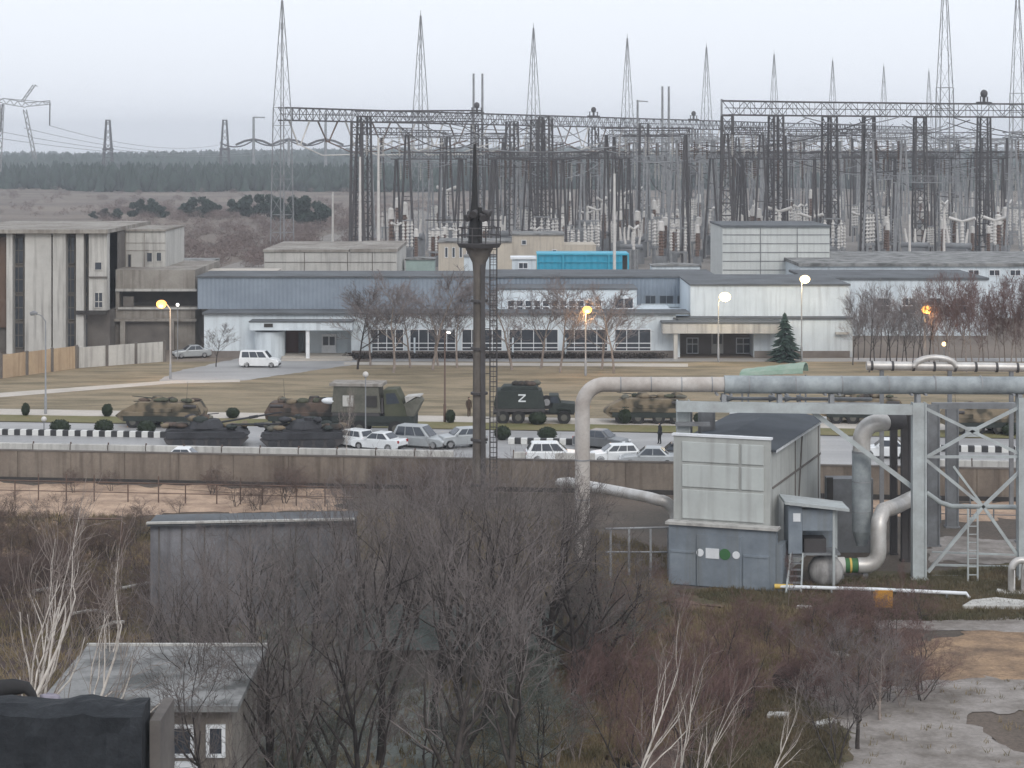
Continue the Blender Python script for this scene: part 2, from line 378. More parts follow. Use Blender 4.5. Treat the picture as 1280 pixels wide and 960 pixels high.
sheet('yard_soil', [(-120, 30), (120, 30), RF(90, -0.5), RF(-90, -0.5)], M_yard, 0.02, px=False)
sheet('substation_gravel', [(-60, 392), (330, 392), (600, 900), (-40, 800)], M_ysub, 0.03, px=False)
sheet('parking_lot', [RF(-90, 0.6), RF(90, 0.6), RF(90, 30), RF(-90, 30)], M_asph, 0.03, px=False)
sheet('grass_verge', [RF(-90, 30.3), RF(90, 30.3), RF(90, 34.5), RF(-90, 34.5)], M_verge, 0.06, px=False)
sheet('pavement', [RF(-90, 34.6), RF(90, 34.6), RF(90, 38.5), RF(-90, 38.5)], M_pave, 0.05, px=False)
sheet('dry_lawn', [RF(-90, 38.6), RF(90, 38.6), (100, 226), (-110, 226)], M_lawn, 0.04, px=False)
sheet('service_road', [(-16, 226.2), (90, 226.2), (90, 230), (-16, 230)], M_asph, 0.03, px=False)
sheet('access_road', [(196, 479), (305, 476), (395, 463), (445, 456), (445, 448), (300, 448), (215, 466)], M_asph, 0.045, 0.15, 3)
sheet('diagonal_path', [(-60, 502), (215, 480), (300, 478), (300, 475), (215, 476), (-60, 496)], M_pave, 0.05)
sheet('pale_kerb_path', [(430, 456.5), (860, 459), (860, 455), (430, 453)], M_pave, 0.05)
sheet('sandy_strip', [RF(-80, -0.8), RF(-12, -0.8), RF(-10, -9), RF(-80, -9.5)], M_sand, 0.035, 0.5, 5, px=False)
sheet('pink_sand_band', [(-60, 626), (330, 618), (420, 624), (400, 640), (250, 641), (120, 646), (-60, 650)], M_sand, 0.045, 0.3, 15)
sheet('concrete_yard', [(300, 770), (700, 770), (740, 1100), (260, 1100)], mat('mossy_concrete', (.22, .235, .215), .95, (.10, .11, .095), .35, .8, detail=9, grain=.25), 0.037, 0.25, 16)
sheet('brown_litter', [(-80, 700), (190, 690), (210, 900), (-80, 960)], mat('dark_brown_litter', (.085, .058, .05), .95, (.045, .034, .03), .5, .7, detail=10, grain=.4), 0.026, 0.12, 17)
sheet('sand_patch', [(-50, 652), (150, 645), (170, 668), (110, 700), (40, 702), (-50, 690)], M_sand2, 0.035, 0.5, 6)
sheet('sandy_strip_behind_rack', [RF(24, -0.8), RF(60, -0.8), RF(60, -8), RF(24, -7)], M_sand, 0.035, 0.5, 7, px=False)
sheet('grey_yard_behind_rack', [(1160, 672), (1330, 676), (1330, 706), (1160, 704)], M_path, 0.04, 0.3, 7)
sheet('grass_by_pipes', [(850, 738), (1330, 700), (1330, 776), (1080, 778), (940, 764), (860, 752)], M_grass, 0.04, 0.35, 8)
sheet('leaf_litter', [(700, 770), (850, 748), (1000, 770), (1160, 780), (1120, 860), (960, 960), (600, 960), (640, 860)], M_leaf, 0.03, 0.6, 9)
sheet('narrow_path', [(1085, 778), (1330, 772), (1330, 790), (1190, 789), (1090, 788)], M_path, 0.05, 0.15, 10)
sheet('ochre_soil', [(1130, 812), (1200, 790), (1330, 786), (1330, 858), (1200, 858), (1120, 850)], M_sand2, 0.045, 0.45, 11)
sheet('concrete_path', [(960, 838), (1010, 852), (1090, 860), (1190, 852), (1330, 846), (1330, 886), (1210, 896), (1240, 925), (1330, 950), (1330, 1100), (980, 1100), (1040, 960), (1060, 920), (1010, 878), (955, 856)], M_path, 0.05, 0.3, 12)
sheet('olive_grass_patch', [(918, 866), (1000, 862), (1052, 905), (1062, 935), (1010, 990), (880, 990), (890, 920)], M_grass, 0.055, 0.35, 13)
if 0: sheet('brown_bank', [(1225, 900), (1330, 884), (1330, 930), (1262, 922)], M_leaf, 0.06, 0.4, 14)

# ------------------------------------------------------------------ far woods
def woods(name, seed, n, xr, yr, hr, wr, m, zf=lambda x, y: 0.0, gap=None, taper=0.5):
    g = np.random.default_rng(seed); V = []; Fc = []; nu = 6; prof = [(0.0, 0.15), (0.25, 0.8), (0.5, 1.0), (0.75, 0.75), (1.0, 0.1)]
    base = 0; cnt = 0
    while cnt < n:
        y = yr[0] + (yr[1]-yr[0])*g.random()**1.3; x = g.uniform(*xr)*y
        if gap and gap(x, y): 
            cnt += 1; continue
        h = g.uniform(*hr); w = g.uniform(*wr); z = zf(x, y); bell = g.random() < 0.5
        u = np.arange(nu)*2*pi/nu
        for t, k in prof:
            kk = (k if bell else (1.05-t)*0.9)*w*g.uniform(0.75, 1.25, nu)
            V.append(np.stack([x+np.cos(u)*kk, y+np.sin(u)*kk, np.full(nu, z+h*(0.02+0.98*t))+g.normal(0, h*0.03, nu)], axis=1))
        for j in range(4):
            for i in range(nu): Fc.append((base+j*nu+i, base+j*nu+(i+1) % nu, base+(j+1)*nu+(i+1) % nu, base+(j+1)*nu+i))
        base += 5*nu; cnt += 1
    v = np.concatenate(V); f = np.array(Fc)
    return finish(name, raw_mesh(name, v, f, True), m, None)
def hz_(x, y):
    if y <= 1200: return 0
    t = min(1, (y-1200)/2000); return t*t*(3-2*t)*(6 + 3.5*sin(x*0.0021+1)+2.2*sin(x*0.0057+2)+1.2*sin(x*0.013))
o = woods('pine_wood', 5, 5200, (-0.30, 0.30), (1130, 1500), (5, 16), (1.5, 4.2), M_pine, hz_, lambda x, y: y < 1165+45*sin(x*.012)+30*sin(x*.041+1))
tag(o, 'long dark green pine wood across the plain beyond the scrub', 'wood', kind='stuff')
o = woods('distant_forest', 6, 7000, (-0.30, 0.30), (1900, 3600), (6, 19), (4, 11), M_pine, hz_)
tag(o, 'hazy blue forest along the horizon', 'forest', kind='stuff')
# scrub in the fields: bare bushes
def brush(name, seed, n, area, hr, m):
    g = np.random.default_rng(seed); blobs = []
    for i in range(n):
        x, y = area(g); h = g.uniform(*hr); blobs.append((x, y, h*0.45, h*g.uniform(0.6, 1.4), h*g.uniform(0.6, 1.4), h*0.55))
    v, f = leafcloud(seed, blobs, n*110, hr[1]*0.2, 0.09)
    return finish(name, raw_mesh(name, v, f), m, None)
def ar1(g):
    y = D(g.uniform(262, 335)); return (X(g.uniform(120, 470), y), y)
o = brush('field_scrub', 11, 420, ar1, (1.5, 3.6), mat('scrub_twigs', (0.20, 0.155, 0.14), 0.95, (0.13, 0.10, 0.095), 0.06, 0.5))
tag(o, 'low grey brown scrub bushes covering the field behind the buildings', 'scrub', kind='stuff')
def ar2(g):
    y = D(g.uniform(236, 270)); return (X(g.uniform(-20, 640), y), y)
o = brush('grassland_scrub', 12, 260, ar2, (1.2, 3.0), MATS['scrub_twigs'])
tag(o, 'sparse brown brush on the open ground below the pine wood', 'scrub', kind='stuff')
def ar3(g):
    y = D(g.uniform(640, 770)); return (X(g.uniform(-30, 215), y), y)
if 0: o = brush('red_brushwood', 13, 150, ar3, (0.4, 1.2), mat('red_brush', (0.14, 0.095, 0.08), 0.95, (0.075, 0.055, 0.05), 0.3, 0.5))
def ar4(g):
    y = D(g.uniform(742, 900)); return (X(g.uniform(700, 1010), y), y)
if 0: o = brush('undergrowth', 14, 150, ar4, (0.5, 1.4), MATS['red_brush'])

# individual dark pines in the field
g0 = np.random.default_rng(3)
pv = []
for k in range(3):
    bl = [(g0.normal(0, 1.2), g0.normal(0, 1.2), z, 3.3-abs(z-3.4)*0.45+g0.uniform(-.4, .4), 3.3-abs(z-3.4)*0.45, 1.6) for z in (1.5, 2.8, 4.2, 5.6, 6.8)]
    v, f = leafcloud(20+k, bl, 1500, 0.62, 0.7); me = raw_mesh('field_pine_crown', v, f); me.materials.append(M_pine); pv.append(me)
tr = MB().tube((0, 0, -0.1), (0, 0, 5), 0.22, 0.1, 6); trm = None
pines = [(118, 273, .30), (131, 273, .42), (144, 274, .46), (176, 271, .68), (190, 271, .72), (205, 272, .5), (229, 268, .5), (240, 271, .76), (254, 272, .82), (268, 271, .55), (290, 268, .62), (306, 270, .85), (322, 272, .9), (338, 271, .88), (352, 276, .9), (366, 278, .95), (380, 280, 1.0), (394, 281, .85)]
for i, (x, y, s) in enumerate(pines):
    lab = '%s dark pine from the left in the field below the wood' % ORD[i]
    t = thing('field_pine', lab, 'pine tree', G(x, y), i*1.3, 'dark pines scattered in the field')
    t.scale = (s*1.1,)*3 if s > .5 else (s*1.3, s*1.3, s)
    o = bpy.data.objects.new('crown', pv[i % 3]); COL.objects.link(o); o.parent = t
    if trm is None: o = tr.build('trunk', M_barkd, t); trm = o.data
    else: o = bpy.data.objects.new('trunk', trm); COL.objects.link(o); o.parent = t

# ------------------------------------------------------------------ buildings
def B(mb, x0, x1, yt, yb, d, dep, zb=None, prou=0):
    """box whose front stands at distance d, from photo rows/columns to metres"""
    z0 = Z(yb, d) if zb is None else zb
    return mb.box((X(x0, d), d-prou, z0), (X(x1, d), d+dep, Z(yt, d)))
def window(parent, x0, x1, yt, yb, d, cols, trans=(), fw=0.09, m=None, name='window'):
    a, b = X(x0, d), X(x1, d); z0, z1 = Z(yb, d), Z(yt, d); mb = MB()
    for xa in (a, b-fw): mb.box((xa, d-0.12, z0), (xa+fw, d-0.005, z1))
    for za in (z0, z1-fw): mb.box((a+fw, d-0.118, za), (b-fw, d-0.005, za+fw))
    for k in range(1, cols):
        xm = a+(b-a)*k/cols; mb.box((xm-fw*0.4, d-0.11, z0+fw), (xm+fw*0.4, d-0.005, z1-fw))
    for t in trans:
        zm = z0+(z1-z0)*t; mb.box((a+fw, d-0.105, zm-fw*0.5), (b-fw, d-0.005, zm+fw*0.5))
    o = mb.build(name, m or M_whitep, parent)
    MB().box((a+fw, d-0.06, z0+fw), (b-fw, d-0.003, z1-fw)).build('pane', M_glass, o)
    return o

# main single-storey building
b = thing('administration_building', 'long low white building with blue grey upper storey and rows of windows', 'building', (0, 0, 0))
w = MB(); B(w, 255, 353, 393, 0, 231, 14, 0); B(w, 439, 845, 393, 0, 231, 14, 0); B(w, 353, 439, 411, 392.9, 231, 14)
w.box((X(353, 231), 233.4, 0), (X(439, 231), 245, Z(411, 231)-0.002)); w.build('wall', M_white, b)
p = MB(); p.box((X(255.5, 231), 230.85, 0), (X(352, 231), 230.99, 0.75)); p.box((X(440, 231), 230.85, 0), (X(844, 231), 230.99, 0.78)); p.build('plinth', M_plinth, b)
r = MB(); r.box((X(253, 231), 230.6, Z(393, 231)+0.003), (X(862, 231), 236, Z(393, 231)+0.22)); r.build('lower_roof', M_felt, b)
u = MB(); u.box((X(247, 236), 236, Z(393, 231)+0.23), (X(612, 236), 246, Z(347, 236))); u.build('upper_storey', M_clad, b)
u = MB(); u.box((X(598, 250), 248, 4.5), (X(894, 250), 262, Z(346, 250))); u.build('rear_storey', M_clad, b)
r = MB(); r.box((X(246, 236), 235.8, Z(347, 236)+0.003), (X(613, 236), 246.2, Z(345, 236))); r.box((X(597, 250), 247.8, Z(346, 250)+0.003), (X(895, 250), 262.2, Z(344, 250))); r.build('upper_roof', M_felt, b)
s = MB(); B(s, 622, 796, 362, 389, 238, 8); s.build('window_block', M_white, b)
s = MB(); s.box((X(621, 238), 237.85, Z(362, 238)+0.003), (X(797, 238), 246.2, Z(360.5, 238))); s.build('window_block_roof', M_felt, b)
for k in range(11):
    x0 = 634+k*10.9; window(b, x0, x0+9.4, 375, 387.5, 238, 1, (0.35,), 0.1)
window(b, 768, 792, 372, 386, 238, 2, (), 0.1)
s = MB(); s.box((X(598, 250), 247.7, 4.3), (X(620, 250), 247.98, 6.2)); s.box((X(800, 250), 247.7, 4.5), (X(893, 250), 247.98, 4.9)); s.build('string_course', M_white, b)
for x0, x1 in ((806, 820), (824, 842), (846, 860)): window(b, x0, x1, 369, 382, 248, 2, (), 0.09, M_bluegrey)
for (x0, x1, c) in ((462, 505, 4), (512, 570, 5), (577, 628, 4), (636, 698, 4), (704, 760, 4), (768, 814, 3)):
    window(b, x0, x1, 411, 439, 231, c, (0.16, 0.36), 0.1)
for x0 in (463, 517, 640, 706): 
    m_ = MB(); m_.box((X(x0, 230.6), 230.6, 0), (X(x0+2.2, 230.6), 230.85, 2.3)); m_.build('drain_pipe', M_white, b)
# left entrance
c = MB(); c.box((X(312, 228), 228, Z(413, 228)), (X(440, 228), 230.99, Z(403, 228))); c.build('canopy', M_white, b)
c = MB(); c.box((X(311, 228), 227.9, Z(403, 228)+0.002), (X(441, 228), 230.98, Z(401.5, 228))); c.build('canopy_roof', M_felt, b)
v = MB(); v.box((X(330, 228), 227.94, Z(409, 228)), (X(341, 228), 227.995, Z(404.5, 228))); v.build('canopy_opening', M_void, b)
c = MB(); c.tube((X(337, 230), 230.2, 0), (X(337, 230), 230.2, Z(414, 230)), 1.75, n=24); c.build('rounded_wall', M_white, b)
c = MB(); c.box((X(382, 228), 228.3, 0), (X(386.5, 228), 228.7, Z(413, 228)-0.003)); c.build('column', M_whitep, b)
c = MB(); c.box((X(356, 232), 233.2, 0), (X(380, 232), 233.38, 3.0)); c.build('red_brown_screen', mat('maroon_panel', (0.10, 0.055, 0.05), 0.8), b)
dr = MB(); x0, x1 = X(402, 233), X(420, 233)
dr.box((x0, 233.1, 0.05), (x1, 233.38, 2.5)); dd = dr.build('door', M_whitep, b)
gl = MB(); gl.box((x0+.15, 233.05, 1.2), (x0+.78, 233.095, 2.2)); gl.box((x0+.92, 233.05, 1.2), (x1-.15, 233.095, 2.2)); gl.build('pane', M_glass, dd)
window(b, 373, 381, 415, 440, 233.1, 1, (), 0.08, M_steeld)
st = MB(); st.box((X(352, 227), 226.8, 0), (X(440, 227), 228.9, 0.18)); st.box((X(352, 229), 228.91, 0), (X(440, 229), 233, 0.32)); st.build('step', M_pave, b)
# right hall
b2 = thing('assembly_hall', 'tall plain white block with a dark flat roof and a wide porch', 'building', (0, 0, 0))
w = MB(); B(w, 863, 1062, 357, 397, 233, 18); w.box((X(863, 233)-1.6, 231, Z(403, 231)), (X(1062, 233), 251, Z(397, 233)-0.003))
w.box((X(845, 231), 231, 0), (X(850, 231), 238, Z(403, 231)-0.004)); w.box((X(942, 231), 231, 0), (X(1062, 233), 248, Z(403, 231)-0.004)); w.build('wall', M_white, b2)
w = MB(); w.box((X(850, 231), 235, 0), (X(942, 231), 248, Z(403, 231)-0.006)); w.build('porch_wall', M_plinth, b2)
w = MB(); w.box((X(943, 231), 230.85, 0), (X(1062, 231), 230.99, 0.75)); w.build('plinth', M_plinth, b2)
w = MB(); w.box((X(828, 229), 228.6, Z(416.5, 229)), (X(976, 229), 230.98, Z(404, 229))); w.build('canopy', M_conc, b2)
w = MB(); w.box((X(827, 229), 228.5, Z(404, 229)+0.002), (X(977, 229), 230.99, Z(402, 229))); w.build('canopy_roof', M_felt, b2)
w = MB(); w.box((X(842, 229), 228.8, 0), (X(847, 229), 229.3, Z(416.5, 229)-0.003)); w.build('column', M_conc, b2)
for a0, a1 in ((858, 873), (920, 938)): window(b2, a0, a1, 422, 442, 235, 2, (0.6,), 0.1)
dr = MB(); dr.box((X(889, 235), 234.8, 0.05), (X(904, 235), 234.99, 2.6)); dd = dr.build('door', M_conc, b2)
gl = MB(); gl.box((X(891, 235), 234.74, 1.2), (X(895.5, 235), 234.79, 2.3)); gl.box((X(898, 235), 234.74, 1.2), (X(902, 235), 234.79, 2.3)); gl.build('pane', M_glass, dd)
w = MB(); w.box((X(862, 233), 232.8, Z(357, 233)+0.003), (X(1063, 233), 251.3, Z(355, 233))); w.box((X(845, 231)-.3, 230.8, Z(397, 233)), (X(1066, 231), 232.98, Z(397, 233)+.18)); w.build('roof', M_felt, b2)
w = MB(); w.box((X(1044, 231), 230.4, 2.7), (X(1060, 231), 230.98, 2.95)); w.build('door_hood', M_conc, b2)
b3 = thing('east_wing', 'pale rendered wing behind the bare trees at the right of the hall', 'building', (0, 0, 0))
w = MB(); w.box((X(1010, 258), 258, 0), (X(1235, 258), 275, Z(350, 258))); w.build('wall', M_white, b3)
w = MB(); w.box((X(1009, 258), 257.8, Z(350, 258)+.003), (X(1236, 258), 275.3, Z(347, 258))); w.build('roof', M_felt, b3)
for k in range(4): window(b3, 1095+k*32, 1113+k*32, 372, 392, 258, 2, (0.5,), 0.1)

# buildings behind
b = thing('flat_workshop', 'pale concrete panel workshop rising behind the left part of the blue grey roof', 'building', (0, 0, 0))
w = MB(); w.box((X(330, 268), 268, 0), (X(496, 268), 292, Z(315, 268))); w.build('wall', M_conc, b)
w = MB(); w.box((X(329, 268), 267.8, Z(315, 268)+.003), (X(436, 268), 292, Z(312, 268))); w.box((X(438, 268), 267.8, Z(315, 268)+.003), (X(497, 268), 292, Z(311, 268))); w.build('roof', M_conc2, b)
w = MB()
for x in (380, 434, 465): w.box((X(x, 268), 267.95, 4), (X(x+1, 268), 267.998, Z(315, 268)-.05))
w.box((X(331, 268), 267.93, Z(328, 268)), (X(495, 268), 267.997, Z(327.3, 268))); w.build('panel_joints', M_concd, b)
b = thing('roof_vent_housing', 'long low pale ridge housing behind the left end of the blue grey storey', 'vent housing', (0, 0, 0))
w = MB(); w.box((X(258, 250), 250, 0), (X(345, 250), 254, Z(341, 250))); w.build('wall', M_conc2, b)
w = MB(); w.box((X(256, 250), 249.7, Z(341, 250)+.003), (X(347, 250), 254.3, Z(338, 250))); w.build('roof', M_pave, b)
b = thing('panel_tower', 'tall windowless block of pale ribbed panels in front of the switchyard', 'building', (0, 0, 0))
w = MB(); w.box((X(903, 300), 300, 0), (X(1037, 300), 318, Z(284, 300))); w.build('wall', mat('ribbed_panel', (0.58, 0.60, 0.58), 0.8, (0.47, 0.49, 0.48), 0.2, 0.4, streak=(0.40, 0.41, 0.40)), b)
w = MB(); w.box((X(902, 300), 299.7, Z(284, 300)+.003), (X(1038, 300), 318.2, Z(281.5, 300))); w.build('roof', M_felt, b)
w = MB()
for k in range(5): zz = Z(294+k*11, 300); w.box((X(903.5, 300), 299.94, zz), (X(1036.5, 300), 299.997, zz+.12))
for x in (950, 996): w.box((X(x, 300), 299.93, 5), (X(x+1, 300), 299.996, Z(285, 300)))
w.build('panel_joints', M_rackd, b)
b = thing('long_flat_building', 'long flat roofed building under the switchyard at the far right', 'building', (0, 0, 0))
w = MB(); w.box((X(1000, 285), 285, 0), (X(1400, 285), 318, Z(333, 285))); w.build('wall', M_white, b)
w = MB(); w.box((X(998, 285), 284.6, Z(333, 285)+.003), (X(1402, 285), 318.4, Z(329, 285))); w.build('roof', M_felt2, b)
for k in range(9): window(b, 1080+k*26, 1094+k*26, 337, 345, 285, 2, (), 0.1)
b = thing('cyan_cabin', 'bright cyan sheet metal cabin behind the flat roof', 'cabin', (0, 0, 0))
w = MB(); w.box((X(672, 272), 272, 0), (X(778, 272), 278, Z(319, 272))); w.build('wall', M_cyan, b)
w = MB(); w.box((X(671, 272), 271.8, Z(319, 272)+.003), (X(786, 272), 278.2, Z(316.8, 272))); w.box((X(671, 272), 271.85, Z(328, 272)), (X(778, 272), 271.99, Z(327, 272)));
for x in (671, 703, 760, 784.3): w.box((X(x, 272), 271.8, 6), (X(x+1.8, 272), 271.99, Z(319, 272)))
w.build('frame', mat('cyan_trim', (0.06, 0.40, 0.56), 0.5), b)
w = MB(); w.box((X(778.1, 272), 272.6, 0), (X(784, 272), 278, Z(319, 272)-.01)); w.build('open_end', M_void, b)
b = thing('white_rooftop_hut', 'small white hut beside the cyan cabin', 'hut', (0, 0, 0))
w = MB(); w.box((X(640, 272), 272, 0), (X(670, 272), 276, Z(324, 272))); w.build('wall', M_white, b)
w = MB(); w.box((X(638, 272), 271.7, Z(324, 272)+.003), (X(670.5, 272), 276.2, Z(321.5, 272))); w.build('roof', M_whitep, b)
window(b, 648, 660, 328, 336, 272, 2)
b = thing('substation_control_house', 'pale yellowish control house with narrow windows inside the switchyard', 'building', (0, 0, 0))
w = MB(); w.box((X(548, 385), 385, 0), (X(640, 385), 397, Z(303, 385))); w.box((X(640.1, 385), 385.2, 0), (X(705, 385), 397, Z(294, 385))); w.box((X(705.1, 385), 385.1, 0), (X(745, 385), 397, Z(306, 385))); w.build('wall', mat('cream_wall', (0.52, 0.47, 0.39), 0.9, (0.38, 0.34, 0.29), 0.2, 0.5, streak=(0.28, 0.25, 0.22)), b)
w = MB(); w.box((X(547, 385), 384.7, Z(303, 385)+.003), (X(640, 385), 397.3, Z(301, 385))); w.box((X(640.1, 385), 384.9, Z(294, 385)+.003), (X(706, 385), 397.3, Z(292, 385))); w.build('roof', M_felt2, b)
for k in range(5): window(b, 556+k*9, 560+k*9, 309, 322, 385, 1)
window(b, 652, 658, 300, 306, 385.1, 1); window(b, 690, 696, 312, 322, 385.1, 1)
for i, (x, yt, yb, ww) in enumerate(((600, 318, 330, 40), (845, 330, 345, 60), (525, 322, 336, 36))):
    b = thing('service_shed', ('white sheet shed left of the hut and behind the mast', 'low white shed in front of the switchyard at the right of the cyan cabin', 'small pale green shed right of the concrete workshop')[i], 'shed', (0, 0, 0))
    d = 282; w = MB(); w.box((X(x-ww/2, d), d, 0), (X(x+ww/2, d), d+4, Z(yt+3, d))); w.build('wall', (M_white, M_white, mat('pale_green_sheet', (0.33, 0.42, 0.40), .7))[i], b)
    w = MB(); w.prism([(X(x-ww/2-1, d), Z(yt+3, d)+.003), (X(x+ww/2+1, d), Z(yt+3, d)+.003), (X(x+ww/2+1, d), Z(yt+1.8, d)), (X(x, d), Z(yt, d)), (X(x-ww/2-1, d), Z(yt+1.8, d))], d-.2, d+4.2); w.build('roof', M_felt2, b)

# left concrete building
b = thing('concrete_panel_building', 'tall weathered concrete building with vertical dark window strips at the left edge', 'building', (0, 0, 0))
d = 235; w = MB()
for x0, x1 in ((-60, -8), (8, 15.5), (31, 64), (66, 82), (95, 104.5), (111, 134)): B(w, x0, x1, 292, 0, d, 6, 0 if x0 < 100 else Z(388, d))
w.build('wall', M_conc, b)
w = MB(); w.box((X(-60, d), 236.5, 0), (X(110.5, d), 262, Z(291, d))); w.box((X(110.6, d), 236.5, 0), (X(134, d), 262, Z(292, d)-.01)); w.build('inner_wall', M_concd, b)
w = MB(); w.box((X(-61, d), 234.3, Z(291.5, d)), (X(136, d), 262.3, Z(286.5, d))); w.build('roof', M_conc2, b)
for x0, x1 in ((16.5, 30), (83, 94), (105, 110.5)):
    for k, (a0, a1) in enumerate(((296, 330), (333, 366), (369, 400), (403, 435))): window(b, x0, x1, a0, a1, 236.45, 1 if x1-x0 < 8 else 2, (0.5,), 0.1, M_concd)
w = MB(); w.box((X(-8, d), 236.1, 3), (X(7.5, d), 236.48, Z(297, d))); w.build('brown_infill', mat('brown_brick_infill', (0.16, 0.11, 0.085), .95), b)
window(b, 118, 128, 327, 338, 235, 1, (), 0.1, M_conc); window(b, 118, 129, 365, 385, 235, 2, (0.4,), 0.1, M_conc)
w = MB(); w.box((X(111, d), 234.75, Z(347, d)), (X(134.5, d), 234.99, Z(345.5, d))); w.build('ledge', M_concd, b)
w = MB(); w.box((X(96, d), 234.6, Z(393, d)), (X(134, d), 234.98, Z(388.2, d))); w.build('dark_band', M_void, b)
b = thing('stepped_concrete_block', 'pale concrete block with three small windows over a stained garage level', 'building', (0, 0, 0))
d = 246; w = MB(); B(w, 137, 207, 289, 336, d, 14); w.build('upper_wall', M_conc, b)
w = MB(); w.box((X(136, d), d-.3, Z(289, d)+.003), (X(208, d), d+14.3, Z(286.5, d))); w.build('roof', M_conc2, b)
window(b, 160, 164, 318, 335, d, 1, (), .08, M_concd); window(b, 183, 191, 315, 328, d, 1, (), .1, M_conc); window(b, 195, 202.5, 315, 327, d, 1, (), .1, M_conc)
w = MB()
for x in (139.5, 157, 180): w.box((X(x, d), d-.06, Z(335, d)), (X(x+.9, d), d-.003, Z(291, d)))
for y in (304, 313.5): w.box((X(140, d), d-.055, Z(y, d)), (X(206.5, d), d-.004, Z(y-.8, d)))
w.build('panel_joints', M_conc2, b)
d = 240; w = MB(); w.box((X(136, d), d, 0), (X(149, d), 245.9, Z(337, d))); w.box((X(149, d), d+.002, Z(364, d)), (X(244, d), 260, Z(337.2, d)));
w.box((X(149, d), d+.001, 0), (X(244, d), 260, Z(384, d))); w.build('lower_wall', M_conc2, b)
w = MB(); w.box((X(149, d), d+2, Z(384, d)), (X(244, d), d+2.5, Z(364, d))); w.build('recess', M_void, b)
w = MB(); w.box((X(148, d), d-.3, Z(386.5, d)), (X(247, d), d-.003, Z(384, d))); w.box((X(137, d), d-.25, Z(364, d)), (X(246, d), d-.002, Z(361, d))); w.build('ledge', M_conc, b)
w = MB(); w.box((X(153, d), d+.4, Z(383.9, d)), (X(166, d), d+.9, Z(371, d))); w.build('stored_crate', M_concd, b)
w = MB()
for x in (125, 152, 213): w.box((X(x, d), d-.9, 0), (X(x+6, d), d-.31, Z(401, d)))
w.box((X(100, d), d-.9, Z(401, d)+.003), (X(247, d), d-.31, Z(398, d))); w.build('portal_frame', M_conc2, b)
w = MB(); w.box((X(131.5, d), d-.2, 0), (X(151.5, d), d-.004, Z(401.5, d))); w.box((X(158.5, d), d-.2, 0), (X(212.5, d), d-.004, Z(401.5, d))); w.build('dark_bay', M_concd, b)
b = thing('rubble_roof_hut', 'low grey annex roof beyond the stepped block', 'annex', (0, 0, 0))
w = MB(); w.box((X(205, 262), 262, 0), (X(262, 262), 270, Z(330, 262))); w.build('wall', M_conc2, b)
w = MB(); w.box((X(204, 262), 261.6, Z(330, 262)+.003), (X(264, 262), 270, Z(326.5, 262))); w.build('roof', M_felt2, b)

# fences at left
def panel_fence(label, pts, h, m, n):
    b = thing('concrete_fence', label, 'fence', (0, 0, 0)); w = MB(); q = MB()
    (xa, ya), (xb, yb) = pts
    for k in range(n):
        p0 = (xa+(xb-xa)*k/n, ya+(yb-ya)*k/n); p1 = (xa+(xb-xa)*(k+1)/n, ya+(yb-ya)*(k+1)/n)
        w.bar((p0[0], p0[1], h/2), (p1[0]-.04, p1[1], h/2), h, .12) if False else w.prism([(p0[0]+.06, p0[1]), (p1[0]-.06, p1[1]), (p1[0]-.06, p1[1]+.12), (p0[0]+.06, p0[1]+.12)], 0, h, 'z')
    for k in range(n+1): p0 = (xa+(xb-xa)*k/n, ya+(yb-ya)*k/n); q.cbox((p0[0], p0[1]+.06, h/2+.05), (.3, .3, h+.1))
    w.build('panels', m, b); q.build('posts', M_concd, b)
panel_fence('concrete fence panels coloured as if lit orange at the left edge below the tall building', ((X(-60, 205), 203), (X(93, 218), 219)), 2.5, M_orangelit, 5)
panel_fence('plain grey concrete fence panels right of the orange lit ones', ((X(96, 219), 219.3), (X(215, 231), 226)), 2.3, M_conc, 3)

# long retaining wall by the road
b = thing('long_concrete_wall', 'long stained brown concrete wall running across below the parking lot', 'wall', (0, 0, 0))
w = MB(); L = MB()
for k in range(-20, 20):
    a = RF(k*4, 0); c = RF(k*4+3.94, 0); a2 = RF(k*4, .18); c2 = RF(k*4+3.94, .18)
    w.prism([a, c, c2, a2], 0, 2.2, 'z'); w.prism([RF(k*4+3.9, .05), RF(k*4+4.04, .05), RF(k*4+4.04, .14), RF(k*4+3.9, .14)], 0, 2.19, 'z')
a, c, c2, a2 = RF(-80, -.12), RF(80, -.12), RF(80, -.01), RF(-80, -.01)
L.prism([a, c, c2, a2], 0, .32, 'z'); w.build('panels', M_concw, b); L.build('foot_shade', M_void, b)  # near-black strip along the wall foot paints the shadow there
w = MB(); w.prism([RF(-80, -.05), RF(80, -.05), RF(80, .25), RF(-80, .25)], 2.203, 2.3, 'z'); w.build('coping', M_concd, b)
# painted kerb
for i, (u0, u1) in enumerate(((-60, -29), (-3, 6.5), (29, 47))):
    t = thing('painted_kerb', ('long black and white painted kerb blocks at the left of the parking lot', 'short black and white painted kerb left of the big pipe', 'black and white painted kerb seen through the pipe rack braces')[i], 'kerb', (*RF(u0, 22.3), 0), RDZ)
    w = MB(); w.box((0, 0, 0), (u1-u0, .5, .5)); w.build('blocks', stripes('kerb_stripes_%s' % 'abc'[i], (.62, .62, .60), (.035, .035, .037), 1.05), t, bevel=.03)
